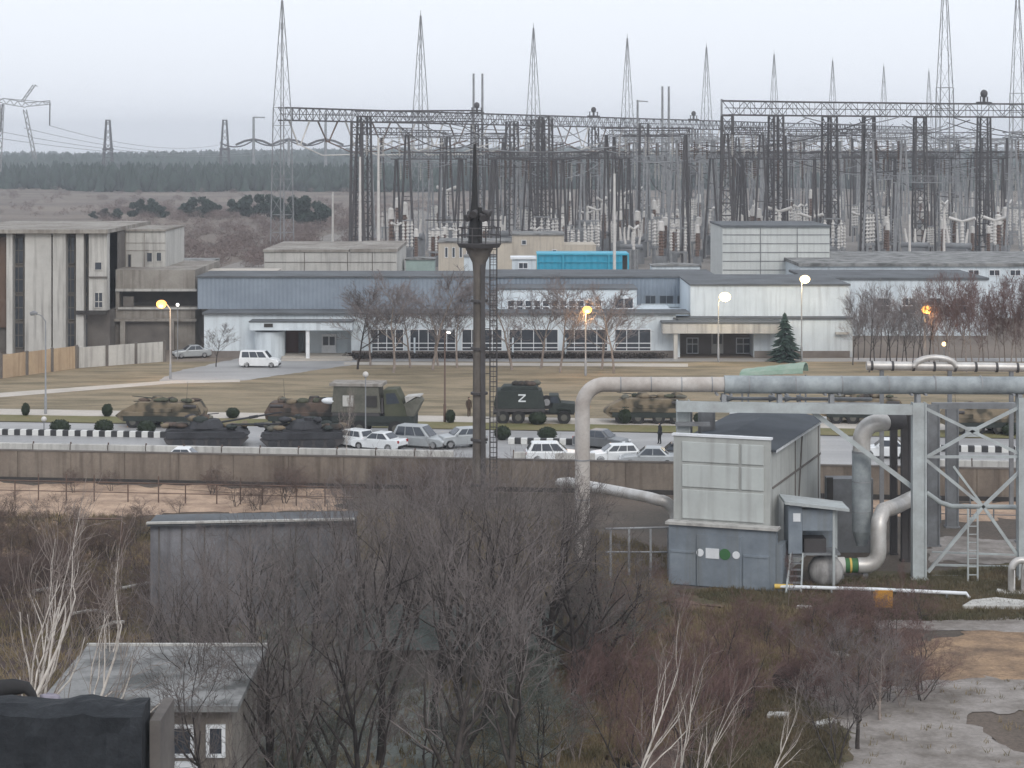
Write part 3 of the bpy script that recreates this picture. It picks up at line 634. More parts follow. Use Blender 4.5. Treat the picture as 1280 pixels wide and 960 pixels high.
# low white barrier near the wall
for i, (u0, u1) in enumerate(((-70, -6.0), (-1.4, 4.9), (30, 60))):
    t = thing('road_barrier', ('long low white concrete barrier behind the brown wall at the left', 'short pale barrier behind the wall right of the tall mast', 'low white barrier behind the wall at the right')[i], 'barrier', (*RF(u0, 12.5), 0), RDZ)
    w = MB(); n = int((u1-u0)/3)
    for k in range(max(1, n)):
        l = (u1-u0)/max(1, n); w.prism([(k*l+.03, 0), ((k+1)*l-.05, 0), ((k+1)*l-.05, .45), (k*l+.03, .45)], 0.04, .85, 'z')
    w.build('blocks', M_conc, t, bevel=.04)
    w = MB()
    for k in range(max(1, n)): w.cbox((k*(u1-u0)/max(1, n), .2, .5), (.09, .09, 1.0))
    w.build('posts', M_rust, t)
# pipe handrails in the lower yard
def railing(label, u0, u1, v, h, step, m, r=.05, mid=True):
    t = thing('pipe_railing', label, 'railing', (*RF(u0, v), 0), RDZ); L = u1-u0
    w = MB(); w.tube((0, 0, h), (L, 0, h), r, n=6)
    if mid: w.tube((0, 0, h*.5), (L, 0, h*.5), r*.6, n=6)
    w.build('rails', m, t); R = random.Random(3); x = 0
    q = MB()
    while x < L: q.tube((x, 0, 0), (x, 0, h+R.choice((0, 0, .5))), r*.9, n=6); x += step*R.uniform(.7, 1.2)
    q.build('posts', m, t)
railing('rusty pipe railing in front of the sandy strip at the left', -45, -9, -7.5, 1.35, 2.1, M_rust)
railing('thin pipe railing across the strip behind the pipe rack', 25, 60, -8.5, 1.2, 2.0, M_rackd)
t = thing('goal_frame', 'rusty empty gate frame standing in the brushwood at the left', 'gate frame', G(93, 712))
w = MB(); w.tube((0, 0, 0), (0, 0, 2.9), .06, n=6); w.tube((2.7, 0, 0), (2.7, 0, 2.9), .06, n=6); w.tube((-.05, 0, 2.9), (2.75, 0, 2.9), .06, n=6); w.build('frame', M_rust, t)

# nearer buildings at the lower left
b = thing('metal_clad_shed', 'grey corrugated shed seen through the bare trees at the left', 'shed', (0, 0, 0))
w = MB(); w.prism([(X(188, 101), 0), (X(442, 101), 0), (X(442, 101), 5.235), (X(188, 101), 5.035)], 101, 103); w.build('wall', mat('weathered_grey_sheet', (.235, .235, .25), .85, (.13, .13, .14), .5, .6, streak=(.10, .095, .10), grain=.12), b)
w = MB()
for k in range(9): xx = X(188, 101)+.4+k*1.15; w.box((xx, 100.95, .1), (xx+.07, 100.998, 4.95))
w.build('seams', M_concd, b)
w = MB(); w.prism([(X(186, 101), 5.04), (X(444, 101), 5.24), (X(444, 101), 5.36), (X(186, 101), 5.16)], 100.6, 103.2); w.build('roof', M_felt, b)
w = MB(); w.prism([(X(185, 101), 5.165), (X(445, 101), 5.365), (X(445, 101), 5.46), (X(185, 101), 5.26)], 100.5, 100.75); w.build('edge_trim', M_conc, b)
b = thing('low_brick_house', 'low house with a pale felt roof and a white framed window at the bottom left', 'house', (0, 0, 0))
w = MB(); w.box((X(60, 66), 66, 0), (X(290, 66), 72.5, Z(884, 66))); w.build('wall', M_conc2, b)
w = MB(); w.prism([(65.4, Z(884, 66)+.003), (73.2, Z(884, 66)+.05), (73.2, Z(884, 66)+.22), (65.4, Z(884, 66)+.2)], X(50, 66), X(300, 66), 'x'); w.build('roof', M_felt2, b)
w = MB(); w.box((X(50, 66), 73.21, Z(884, 66)+.05), (X(300, 66), 73.4, Z(884, 66)+.3)); w.build('roof_edge', M_conc, b)
window(b, 203, 243, 905, 946, 66, 1, (), .12); window(b, 258, 282, 905, 946, 66, 1, (), .12)
w = MB(); w.box((X(196, 66), 65.8, Z(958, 66)), (X(250, 66), 65.98, Z(951, 66))); w.build('sill', M_whitep, b)
w = MB(); w.box((X(186, 66), 65.85, 0), (X(200, 66), 65.985, Z(905, 66))); w.build('dark_panel', M_void, b)
b = thing('green_roof_shed', 'low grey green roofed shed hidden among the bare trees', 'shed', (0, 0, 0))
w = MB(); w.box((X(430, 90), 90, 0), (X(690, 90), 98, 1.6)); w.build('wall', M_concd, b)
w = MB(); w.prism([(89.5, 1.603), (94, 2.2), (98.5, 1.603)], X(425, 90), X(695, 90), 'x'); w.build('roof', mat('grey_green_roof', (.10, .12, .11), .85, (.06, .07, .065), .5, .6, grain=.2), b)
# black tarpaulin covered stack on the nearest roof
b = thing('near_roof_block', 'near black felt covered roof block at the bottom left corner', 'roof block', (0, 0, 0))
g1 = MB(); d = 50; z1 = Z(893, d); R = random.Random(8)
nx = 14; top = []; 
xs = [X(-30, d)+(X(177, d)-X(-30, d))*i/nx for i in range(nx+1)]
V = []; Fc = []
rows = [(d, 0, 0), (d-.02, 3, .03), (d-.05, z1-1.6, .05), (d-.03, z1-.5, .05), (d, z1-.05, .04), (d+.5, z1+.1, .04), (d+.9, z1+.12, .03), (d+1.2, z1+.1, .03), (d+1.3, 0, 0)]
for yy, zz, j in rows:
    for i, x in enumerate(xs): V.append((x, yy+R.uniform(-j, j)*1.5, zz+R.uniform(-j, j)+(.05*sin(i*.9)*(1 if zz > z1-.2 else 0))))
for a in range(len(rows)-1):
    for i in range(nx): k = a*(nx+1)+i; Fc.append((k, k+1, k+nx+2, k+nx+1))
n_ = nx+1
Fc.append(tuple(a*n_ for a in range(len(rows)))); Fc.append(tuple(a*n_+nx for a in range(len(rows)-1, -1, -1)))
g1.add(V, Fc, False); g1.build('tarpaulin', M_tarp, b)
w = MB(); w.box((X(182.5, d), d+.5, 0), (X(196, d), d+2.6, z1-.3)); w.build('side_post', M_concd, b)
b = thing('crumpled_black_sheet', 'crumpled dark sheet with a hooked pipe end on top of the near roof block', 'sheet', (X(20, 52), 52, Z(880, 52)))
w = MB(); w.path([(-1.0, .3, .05), (-.6, .2, .32), (-.1, .1, .42), (.25, .1, .4), (.42, 0, .25), (.5, 0, .05)], [.22, .26, .22, .16, .11, .09], 9)
w.build('roll', M_black, b)
w = MB(); w.ell((.85, .1, .1), (.30, .2, .13), 12, 8, .3, R); w.build('pale_bundle', mat('lilac_cloth', (.30, .28, .33), .9), b)

# grass tufts on the near open ground
def tufts(name, label, pts, n, h, m, seed):
    g = np.random.default_rng(seed); P = np.array([G(*p)[:2] for p in pts]); lo, hi = P.min(0), P.max(0); C = []
    while len(C) < n:
        q = g.uniform(lo, hi); ins = False; j = len(P)-1
        for i in range(len(P)):
            if (P[i][1] > q[1]) != (P[j][1] > q[1]) and q[0] < (P[j][0]-P[i][0])*(q[1]-P[i][1])/(P[j][1]-P[i][1])+P[i][0]: ins = not ins
            j = i
        if ins: C.append(q)
    C = np.array(C); k = 7; c = np.repeat(C, k, 0)+g.normal(0, .09, (n*k, 2)); a = g.uniform(0, pi, n*k); hh = h*g.uniform(.4, 1.3, n*k)
    dx = np.cos(a)*.018; dy = np.sin(a)*.018; tx = g.normal(0, .35, n*k)*hh; ty = g.normal(0, .35, n*k)*hh; z = np.full(n*k, .03)
    v = np.stack([np.stack([c[:, 0]-dx, c[:, 1]-dy, z], 1), np.stack([c[:, 0]+dx, c[:, 1]+dy, z], 1), np.stack([c[:, 0]+tx+dx*.3, c[:, 1]+ty, z+hh], 1), np.stack([c[:, 0]+tx-dx*.3, c[:, 1]+ty, z+hh], 1)], 1).reshape(-1, 3)
    o = finish(name, raw_mesh(name, v, np.arange(4*n*k).reshape(-1, 4)), m, None); tag(o, label, 'grass', kind='stuff')
M_tuft = mat('dead_grass_blades', (.26, .20, .12), .95, (.11, .10, .05), .3, .7)
M_tuft2 = mat('green_grass_blades', (.085, .08, .045), .95, (.16, .12, .075), .3, .7)
tufts('rack_grass', 'short tufty grass below the pipe rack', [(850, 742), (1330, 705), (1330, 776), (1080, 778), (940, 766)], 5000, .22, M_tuft2, 1)
tufts('slope_grass', 'olive grass tufts around the white slabs', [(860, 862), (1000, 862), (1062, 925), (1030, 1010), (860, 1010)], 3000, .25, M_tuft2, 2)
tufts('dead_grass', 'dead brown grass between the red shrubs and the path', [(700, 770), (960, 760), (1085, 776), (1100, 800), (1120, 815), (1115, 850), (1050, 850), (960, 870), (700, 1000)], 6000, .3, M_tuft, 3)
tufts('yard_grass', 'dead brown grass under the foreground grove', [(-40, 640), (200, 650), (640, 640), (840, 690), (840, 760), (700, 1000), (560, 1000), (560, 700), (200, 700), (-40, 690)], 9000, .3, M_tuft, 4)

tufts('path_weeds', 'sparse weeds growing through the concrete path', [(1000, 850), (1190, 856), (1330, 850), (1330, 960), (1040, 1000)], 110, .2, M_tuft, 6)
tufts('yard_weeds', 'sparse weeds on the mossy concrete under the grove', [(300, 780), (700, 780), (740, 1050), (260, 1050)], 2500, .3, M_tuft, 7)

tufts('left_grass', 'dead grass tufts on the dark ground at the left', [(-60, 700), (185, 695), (200, 850), (-60, 900)], 2600, .28, M_tuft, 8)
for i, (x_, y_, L_, a_, l_) in enumerate(((40, 742, 2.6, .3, 'pale scrap pipe lying among the brown bushes at the left'), (88, 770, 2.0, -.2, 'shorter pale scrap pipe nearer the birches at the left'), (150, 738, 2.4, .15, 'pale broken beam beside the grey shed'), (120, 790, 1.5, .6, 'small pale broken plank behind the low house'))):
    t = thing('scrap_pipe', l_, 'scrap', G(x_, y_), a_); w = MB(); w.path([(0, 0, .1), (L_*.6, 0, .35), (L_, 0, .3)], .09, 7); w.build('tube', M_conc, t)
# ------------------------------------------------------------------ pumping shed with pipes
th = radians(20)
t = thing('pump_shed', 'pale two storey panel shed with blue grey doors beside the big pipes', 'shed', (14.05, 109, 0), -th)
# local: x runs left (negative) along the front, y runs back
W_, L_, Hs, Hf = 5.45, 14.0, 7.45, 8.15
t.rotation_euler = (0, 0, -th)
w = MB(); w.prism([(-W_, 0), (0, 0), (0, Hs), (-W_/2, Hs+.5), (-W_, Hs)], .35, L_); w.box((-W_, .1, 0), (0, .348, Hf)); w.build('wall', mat('pale_panel', (.43, .44, .42), .85, (.33, .34, .325), .3, .5, streak=(.27, .27, .26), grain=.05), t)
w = MB(); w.prism([(-W_-.25, Hs+.0), (-W_/2, Hs+.52), (.25, Hs+.0), (.25, Hs+.12), (-W_/2, Hs+.66), (-W_-.25, Hs+.12)], .36, L_+.3); w.build('roof', mat('slate_blue_felt', (.07, .08, .092), .85, (.04, .046, .054), .3, .5, grain=.1), t)
w = MB(); w.box((-W_-.08, .02, Hf+.003), (.08, .42, Hf+.12)); w.box((-W_-.3, L_+.302, Hs), (.3, L_+.4, Hs+.2))
w.bar((.2, .5, Hs+.03), (.2, L_, Hs+.03), .1, .14); w.build('coping', M_whitep, t)
w = MB()
for a, b_, z0, z1 in ((-4.95, -1.75, 6.75, 7.85), (-1.6, -.35, 6.75, 7.85), (-4.95, -1.75, 5.35, 6.6), (-1.6, -.35, 5.35, 6.6), (-4.95, -.35, 3.6, 5.2)): w.box((a, .03, z0), (b_, .098, z1))
w.build('front_panel', mat('pale_panel_face', (.50, .53, .51), .8, (.41, .43, .42), .5, .4, streak=(.33, .33, .32), grain=.03), t, bevel=.03)
w = MB(); w.box((.003, .6, 5.4), (.05, L_-.1, 5.52)); w.box((.003, 6.5, 2.6), (.045, 6.62, 7.4))
w.bar((.04, 7.2, 2.8), (.04, 8.4, 7.3), .07, .1); w.box((.003, L_-.8, .1), (.046, L_-.7, 7.4)); w.build('side_joints', M_concd, t)
w = MB(); w.box((-W_-.1, -.55, 0), (.45, .0, 3.35)); w.build('lower_front', M_bluegrey, t)
w = MB(); w.box((-W_-.25, -.75, 3.353), (.6, .018, 3.5)); w.build('ledge', M_conc, t)
for x0, x1, zt in ((-5.45, -4.0, 1.95), (-3.92, -1.42, 2.9), (-1.34, .1, 1.95)):
    w = MB(); w.box((x0, -.62, .08), (x1, -.552, zt)); w.box((x0+.05, -.66, zt-.12), (x1-.05, -.622, zt-.04)) if zt < 2 else w.box((x0, -.66, .08), (x0+.08, -.622, zt)).box((x1-.08, -.66, .08), (x1, -.622, zt)); w.build('door', M_bluegrey, t)
for x, wd, h_, mm, r_ in ((-3.75, .42, .5, M_whitep, 1), (-3.05, .75, .55, M_whitep, 0), (-2.35, .62, .55, M_green, 1), (-1.72, .42, .42, M_whitep, 1)):
    w = MB()
    if r_: w.tube((x, -.66, 1.9), (x, -.625, 1.9), wd/2, n=14)
    else: w.box((x-wd/2, -.66, 1.9-h_/2), (x+wd/2, -.625, 1.9+h_/2))
    w.build('notice', mm, t)
w = MB(); w.box((-.4+.003-.1, .02, 0), (.55, .35, 2.2)) if False else w.box((.46, -.5, 0), (.8, .9, 2.6)); w.build('corner_cabinet', M_bluegrey, t)
# booth with stairs
t = thing('stair_booth', 'small blue grey booth with open front and steep steps beside the pale shed', 'booth', G(1018, 735))
w = MB(); w.prism([(-1.75, 4.75), (1.75, 4.35), (1.75, 4.5), (-1.75, 4.92)], -1.0, 1.4); w.build('roof', M_rack, t)
w = MB(); w.box((-1.5, -.6, 2.0), (-.75, -.5, 4.6)); w.box((-.74, -.6, 3.25), (.95, -.52, 4.4)); w.box((-1.5, -.49, 2.0), (-1.42, 1.2, 4.6)); w.box((-1.5, 1.2, 1.9), (1.3, 1.28, 4.2)); w.build('panel', M_bluegrey, t)
w = MB(); w.box((-1.25, -.63, 3.75), (-.85, -.603, 4.2)); w.build('notice', M_whitep, t)
w = MB()
for x, y in ((.9, -.62), (-1.5, 1.1), (1.3, 1.1)): w.box((x, y, 0), (x+.14, y+.14, 4.35))
w.build('post', M_rack, t)
w = MB(); w.box((-1.5, -.48, 1.88), (1.35, 1.19, 1.99)); w.build('floor', M_rackd, t)
w = MB(); w.bar((-1.75, -1.5, .02), (-1.35, -.5, 2.0), .08, .2); w.bar((-.95, -1.5, .02), (-.7, -.5, 2.0), .08, .2)
w.build('stringer', M_rack, t)
for k in range(6):
    f_ = k/6; w = MB(); w.box((-1.7+.38*f_, -1.45+f_, .2+f_*1.9), (-.9+.22*f_, -1.2+f_, .26+f_*1.9)); w.build('step', M_rackd, t)
w = MB(); w.box((-.6, -.3, 2.0), (.6, .8, 2.75)); w.build('machine', M_steeld, t)
t = thing('small_tank', 'squat pale cistern half hidden under the booth', 'tank', G(1035, 737))
w = MB(); R = random.Random(2); w.ell((0, .9, .85), (1.0, .7, .95), 14, 8, .04, R); w.build('shell', mat('pale_dirty_metal', (.42, .41, .40), .8, (.2, .19, .185), 1.2, .6, streak=(.12, .11, .11)), t)
t = thing('dark_cabinet', 'dark slatted cabinet standing behind the booth by the pale wall', 'cabinet', (X(1062, 119), 119, 0))
w = MB(); w.box((-1.3, 0, 0), (1.4, 1.2, 4.4)); w.build('body', M_rackd, t); w = MB(); w.box((-1.35, -.1, 0), (-1.0, -.003, 4.5)); w.build('door', M_void, t)

def elbow(c, r, a0, a1, ax, ay, n=9):
    """arc of points about c in the plane of unit vectors ax, ay"""
    ax, ay, c = Vector(ax), Vector(ay), Vector(c)
    return [c + ax*(r*cos(a0+(a1-a0)*k/n)) + ay*(r*sin(a0+(a1-a0)*k/n)) for k in range(n+1)]
def bands(mb, pts, r, w=.08, n=14):
    for p, q in pts:
        mb.tube(p, q, r, n=n)
dp = 112; xr = X(728, dp); zp = Z(480.5, dp); rp = .43
t = thing('overhead_pipe', 'large weathered overhead pipe bending down at the left end', 'pipe', (0, 0, 0))
pts = [(xr, dp, 1.0), (xr, dp, 5)] + elbow((xr+1.25, dp, zp-1.25), 1.25, pi, pi/2, (1, 0, 0), (0, 0, 1)) + [(X(905, dp), dp, zp)]
w = MB(); w.path(pts, .42, 16); w.build('tan_lagging', M_lagtan, t)
w = MB(); w.path([(X(905, dp)+.01, dp, zp), (X(1500, dp), dp, zp-.1)], .5, 18); w.build('blue_lagging', M_lagblue, t)
w = MB()
for z in (2.2, 4.4, 6.6): MB().tube((xr, dp, z), (xr, dp, z+.07), .445, n=16).build('clamp', M_steel, t)
for k in range(4): x = X(775+k*38, dp); MB().tube((x, dp, zp), (x+.06, dp, zp), .44, n=16).build('clamp', M_steel, t)
for k in range(9): x = X(935+k*58, dp); MB().tube((x, dp, zp-.02), (x+.07, dp, zp-.02), .517, n=18).build('clamp', M_steel, t)
# white pipe behind
t = thing('low_white_pipe', 'pale pipe bending down to the ground left of the shed', 'pipe', (0, 0, 0)); d = 113
pts = [(X(700, 128), 128, Z(604, 128)), (X(712, 126), 126, Z(603, 126)), (X(760, 120), 120, Z(612, 120)), (X(812, d+1), d+1, Z(622, d+1))] + elbow((X(822, d), d, Z(625, d)-1.0), 1.0, pi/2, 0, (1, 0, 0), (0, 0, 1), 6) + [(X(822, d)+1, d, .4)]
w = MB(); w.path(pts, .33, 12); w.build('lagging', M_alu, t)
t = thing('pipe_stand_frame', 'low rusty pipe stand with a pale rail left of the shed', 'stand', (0, 0, 0)); d = 112
w = MB(); w.tube((X(757, d), d, Z(661, d)), (X(842, d), d, Z(659, d)), .06, n=6); w.tube((X(757, d), d, Z(690, d)), (X(842, d), d, Z(690, d)), .05, n=6)
for x in (762, 785, 812, 834): w.box((X(x, d), d-.05, 0), (X(x, d)+.12, d+.07, Z(661, d)))
w.build('frame', M_steel, t)
# second pipeline behind
t = thing('segmented_pipeline', 'insulated segmented pipeline with a raised loop behind the big blue pipe', 'pipe', (0, 0, 0)); d = 134
zq = Z(457, d); w = MB(); w.path([(X(1083, d), d, zq), (X(1500, d), d, zq-.25)], .30, 12); w.build('lagging', M_alu, t)
w = MB(); w.path([(X(1140, d), d-.2, zq)] + elbow((X(1168, d), d-.2, zq), 1.35, pi, 0, (1, 0, 0), (0, 0, .42), 10) + [(X(1196, d), d-.2, zq)], .2, 10); w.build('loop', M_alu, t)
w = MB()
for k in range(9): x = X(1088+k*26, d); w.tube((x, d, zq-.02*k), (x+.16, d, zq-.02*k), .335, n=12)
w.build('dark_band', M_steeld, t)
w = MB()
for x in (1100, 1185, 1262): w.box((X(x, d), d-.1, 0), (X(x, d)+.25, d+.2, zq-.32))
w.build('support', M_rackd, t)
# pipe rack
t = thing('pipe_rack', 'pale steel pipe rack with X braces carrying the blue pipe', 'pipe rack', (0, 0, 0)); dr_ = 111.6
def col(x, d, wd, dep, zt, m, nm='column'):
    w = MB(); w.box((X(x, d)-wd/2, d-dep/2, 0), (X(x, d)-wd/2+.09, d+dep/2, zt)).box((X(x, d)+wd/2-.09, d-dep/2, 0), (X(x, d)+wd/2, d+dep/2, zt)); w.box((X(x, d)-wd/2+.09, d-.04-dep*.3, 0), (X(x, d)+wd/2-.09, d+.04-dep*.3, zt))
    w.box((X(x, d)-wd*.6, d-dep*.6, 0), (X(x, d)+wd*.6, d+dep*.6, .12)); w.build(nm, m, t)
ztop = Z(503, dr_)
col(1148.5, dr_, .78, .6, ztop, M_rack); col(1279, dr_, .62, .6, Z(497, dr_), M_rack); col(854, dr_+.8, .75, .6, ztop+.02, M_rack); col(885, 116, .8, .5, Z(512, 116), M_rackd)
for x, d in ((1166, 121), (1190, 127), (1279, 122)): col(x, d, .75, .6, Z(505, d), M_rackd)
col(1132, 116.5, .5, .5, Z(512, 116.5), M_steeld); col(1117, 118.5, .4, .4, Z(515, 118.5), M_steeld)
w = MB(); w.bar((X(845, dr_), dr_-.02, Z(509, dr_)+.05), (X(1140, dr_), dr_-.02, Z(513, dr_)+.05), .5, .55); w.build('main_beam', M_rack, t)
w = MB(); w.bar((X(845, dr_), dr_+.33, Z(531, dr_)), (X(888, dr_), dr_+.33, Z(531, dr_)), .25, .22); w.bar((X(862, 113), 113, 6), (X(862, 113), 113, Z(512, 113)), .3); w.bar((X(875, 113), 113.2, 6), (X(875, 113), 113.2, Z(512, 113)), .18)
w.bar((X(1165, 121), 121, Z(507, 121)), (X(1400, 121), 121, Z(507, 121)), .4, .35); w.build('rear_beam', M_rackd, t)
w = MB()
for x in (905, 975, 1040, 1148, 1275): w.box((X(x, dr_)-.45, dr_-.3, zp-.56), (X(x, dr_)-.33, dr_+.8, zp-.46)).box((X(x, dr_)+.33, dr_-.3, zp-.56), (X(x, dr_)+.45, dr_+.8, zp-.46)).box((X(x, dr_)-.12, dr_-.1, Z(505, dr_)), (X(x, dr_)+.12, dr_+.6, zp-.52))
w.build('saddle', M_steel, t)
w = MB()
def br_(x0, y0, x1, y1, d=dr_, s=.17): w.bar((X(x0, d), d, Z(y0, d)), (X(x1, d), d, Z(y1, d)), s, s)
br_(1158, 511, 1215, 539); br_(1215, 539, 1274, 509); br_(1215, 539, 1159, 571); br_(1215, 539, 1276, 568)
br_(1158, 575, 1229, 633); br_(1192, 583, 1229, 633, dr_+.5, .13); br_(1276, 588, 1229, 633); br_(1229, 633, 1160, 715); br_(1229, 633, 1276, 700)
br_(1158, 571, 1276, 571, dr_+.02, .14)
br_(1012, 512, 1142, 610, dr_+.4, .26)
br_(1165, 690, 1276, 694, 117, .1); br_(1165, 706, 1276, 709, 115, .12); br_(1158, 720, 1276, 722, 112.5, .12)
w.build('brace', M_rack, t)
w = MB(); w.path([(X(1158, 113), 113, Z(616, 113)), (X(1175, 113), 113, Z(628, 113)), (X(1190, 113), 113, Z(633, 113)), (X(1276, 113), 113, Z(634, 113))], .14, 8); w.build('brace_pipe', M_rack, t)
w = MB(); w.box((X(1207, dr_), dr_-.05, Z(546, dr_)), (X(1224, dr_), dr_+.14, Z(534, dr_))); w.build('gusset', M_rack, t)
w = MB()
for x in (1210, 1222): w.bar((X(x, 111), 111, 0), (X(x, 111), 111, Z(636, 111)), .09)
for k in range(8): z = .4+k*.45; w.bar((X(1210, 111), 111, z), (X(1222, 111), 111, z), .05)
w.build('ladder', M_rack, t)
# smaller pipes on top of the beam
t = thing('valve_line', 'thin line with valves lying on the pale beam under the blue pipe', 'pipe', (0, 0, 0)); d = 113
w = MB(); w.tube((X(900, d), d, Z(498, d)), (X(1090, d), d, Z(499, d)), .1, n=8); w.tube((X(905, 115), 115, Z(506, 115)), (X(1100, 115), 115, Z(506, 115)), .14, n=8)
for x in (912, 965, 985, 1000): w.tube((X(x, d)-.18, d, Z(498, d)), (X(x, d)+.18, d, Z(498, d)), .22, .1, n=8)
w.build('tube', M_steel, t)
# duct with elbow
t = thing('vertical_duct', 'tall blue grey duct with a silver elbow at its top', 'duct', (0, 0, 0)); d = 113.2; x = X(1077, d)
w = MB(); w.path([(x, d, 1.6), (x, d, 2.4)], [.3, .53], 16); w.path([(x, d, 2.4), (x, d, Z(565, d))], .545, 18); w.build('lagging', M_lagblue, t)
zt = Z(553, d); w = MB(); w.path([(x, d, Z(565, d)+.005)] + elbow((x+.95, d, zt+.15), .95, pi, pi/2, (1, .0, 0), (0, 0, 1), 8) + [(x+1.35, d+.3, zt+1.1)], .50, 18); w.build('elbow', M_alu, t)
w = MB(); w.path([(x+1.36, d+.3, zt+1.1), (x+2.3, d+1.2, zt+1.05), (x+2.7, d+3.5, zt+1.05)], .5, 16); w.build('dark_run', M_steeld, t)
w = MB()
for z in (3.5, 5.2, 6.9, Z(566, d)): MB().tube((x, d, z), (x, d, z+.06), .56, n=18).build('clamp', M_steel, t)
# S pipe
t = thing('silver_swan_neck_pipe', 'silver S shaped pipe coming down beside the duct', 'pipe', (0, 0, 0)); d = 111.8
x1 = X(1098, d); zc = Z(650, d)
pts = [(X(1142, 116), 116, Z(622, 116)), (X(1120, 114), 114, Z(633, 114))] + [(X(1106, d), d+.6, Z(641, d)), (x1+.05, d+.1, Z(652, d)), (x1, d, Z(665, d)), (x1, d, Z(688, d))] + elbow((x1-.75, d, Z(690, d)), .75, 0, -pi/2, (1, 0, 0), (0, 0, 1), 6) + [(X(1072, d), d, Z(690, d)-.75)]
w = MB(); w.path(pts, .44, 16); w.build('lagging', M_alu, t)
zz = Z(690, d)-.75; w = MB(); w.tube((X(1071.5, d), d, zz), (X(1056, d), d, zz), .41, n=16); w.build('green_section', M_green, t)
w = MB(); w.tube((X(1055.5, d), d, zz), (X(1047, d), d, zz), .47, n=16); w.build('end_flange', M_porc, t)
w = MB(); w.tube((X(1064, d), d, zz), (X(1061.5, d), d, zz), .425, n=16); w.build('yellow_band', M_yellow, t)
w = MB(); w.box((x1-.9, d-.2, 0), (x1-.6, d+.2, zz-.42)); w.box((X(1052, d)-.1, d-.2, 0), (X(1052, d)+.1, d+.2, zz-.48)); w.build('support', M_rackd, t)
# ground pipe
t = thing('ground_pipe', 'thin pale pipe on low stands running along the grass', 'pipe', (0, 0, 0))
pl = [(x_, y_, .35) for x_, y_, _ in (G(968, 741), G(1100, 745), G(1208, 750))]
w = MB(); w.path(pl + [(pl[-1][0]+.15, pl[-1][1], .1)], .1, 8); w.build('tube', M_whitep, t)
w = MB(); w.tube(pl[0], (pl[0][0]+1.0, pl[0][1]-.02, .35), .135, n=10); w.build('yellow_end', M_yellow, t)
w = MB()
for k in range(5): q = Vector(pl[0]).lerp(Vector(pl[2]), (k+.5)/5); w.box((q.x-.05, q.y-.05, 0), (q.x+.05, q.y+.05, .27))
w.build('stand', M_steel, t)
t = thing('orange_marker_post', 'squat orange board marker beside the thin ground pipe', 'marker', G(1104, 763))
w = MB(); w.box((-.42, -.1, .15), (.48, 0, 1.05)); w.box((-.5, .003, .5), (-.1, .1, .95)); w.build('board', M_orange, t); w = MB(); w.box((-.3, .02, 0), (-.2, .1, .5)); w.box((.2, .02, 0), (.3, .1, .9)); w.build('leg', M_rust, t)
t = thing('hooked_pipe_pair', 'pair of silver pipes hooking up from the ground at the right edge', 'pipe', G(1268, 742))
for dx in (-.15, .55):
    w = MB(); w.path([(dx, 0, .1), (dx, 0, 1.3)] + elbow((dx+.5, 0, 1.3), .5, pi, pi/2, (1, 0, 0), (0, 0, 1), 6) + [(dx+1.8, 0, 1.8)], .2, 10); w.build('tube', M_alu, t)
w = MB(); w.box((-.7, -.4, 0), (1.3, .4, .12)); w.build('base', M_conc, t)
t = thing('concrete_slab', 'flat pale concrete slab lying on the grass at the right', 'slab', G(1246, 758))
w = MB(); w.prism([(-2.0, -.8), (1.4, -.9), (1.8, .3), (.2, 1.1), (-1.2, .5)], .02, .25, 'z'); w.build('slab', M_conc, t, bevel=.04)
for i, (x_, y_, a, b_) in enumerate(((972, 897, .5, .28), (1030, 907, .7, .22), (1250, 742, .35, .2), (1050, 822, .5, .3), (1005, 762, .4, .2))):
    t = thing('fallen_slab', ('small white slab on the olive grass', 'thin broken white slab on the olive grass further right', 'tiny pale block on the grass below the rack', 'small grey stone among the red shrubs', 'small pale stone below the shed steps')[i], 'slab', G(x_, y_), i*.7)
    w = MB(); w.prism([(-a, -b_), (a*.8, -b_*1.1), (a, b_*.7), (-a*.7, b_)], .03, .2, 'z'); w.build('slab', M_conc, t, bevel=.03)
t = thing('dark_boulder', 'dark rounded boulder half hidden among the red shrubs', 'boulder', G(985, 862), radians(20))
w = MB(); n_ = 20
R = random.Random(3); w.ell((0, 0, .45), (.72, .5, .6), 14, 9, .07, R); w.build('stone', mat('dark_stone', (.035, .03, .028), .95, (.06, .05, .045), 2, .5, bump=.05), t)
t = thing('green_ribbed_canopy', 'small green ribbed arched canopy behind the blue pipe', 'canopy', (X(966, 150), 150, 0), radians(-20))
w = MB(); V = []; Fc = []
for i in range(13):
    x_ = -2.4+i*.4
    for k in range(7):
        a = pi*(k/6); V.append((x_, -1.1*cos(a)+.4, 7.0+.75*sin(a)*(0.55+.45*(i/12))+.03*(i % 2)+i*.03))
for i in range(12):
    for k in range(6): a = i*7+k; Fc.append((a, a+1, a+8, a+7))
w.add(V, Fc); o = w.build('sheet', mat('faded_green_sheet', (.20, .30, .23), .7, (.32, .38, .32), 1.3, .5), t)
md = o.modifiers.new('s', 'SOLIDIFY'); md.thickness = .06
w = MB()
for x_ in (-2.2, 2.2):
    for y_ in (-.6, 1.4): w.box((x_-.06, y_-.06, 0), (x_+.06, y_+.06, 7.05))
w.build('post', M_rackd, t)

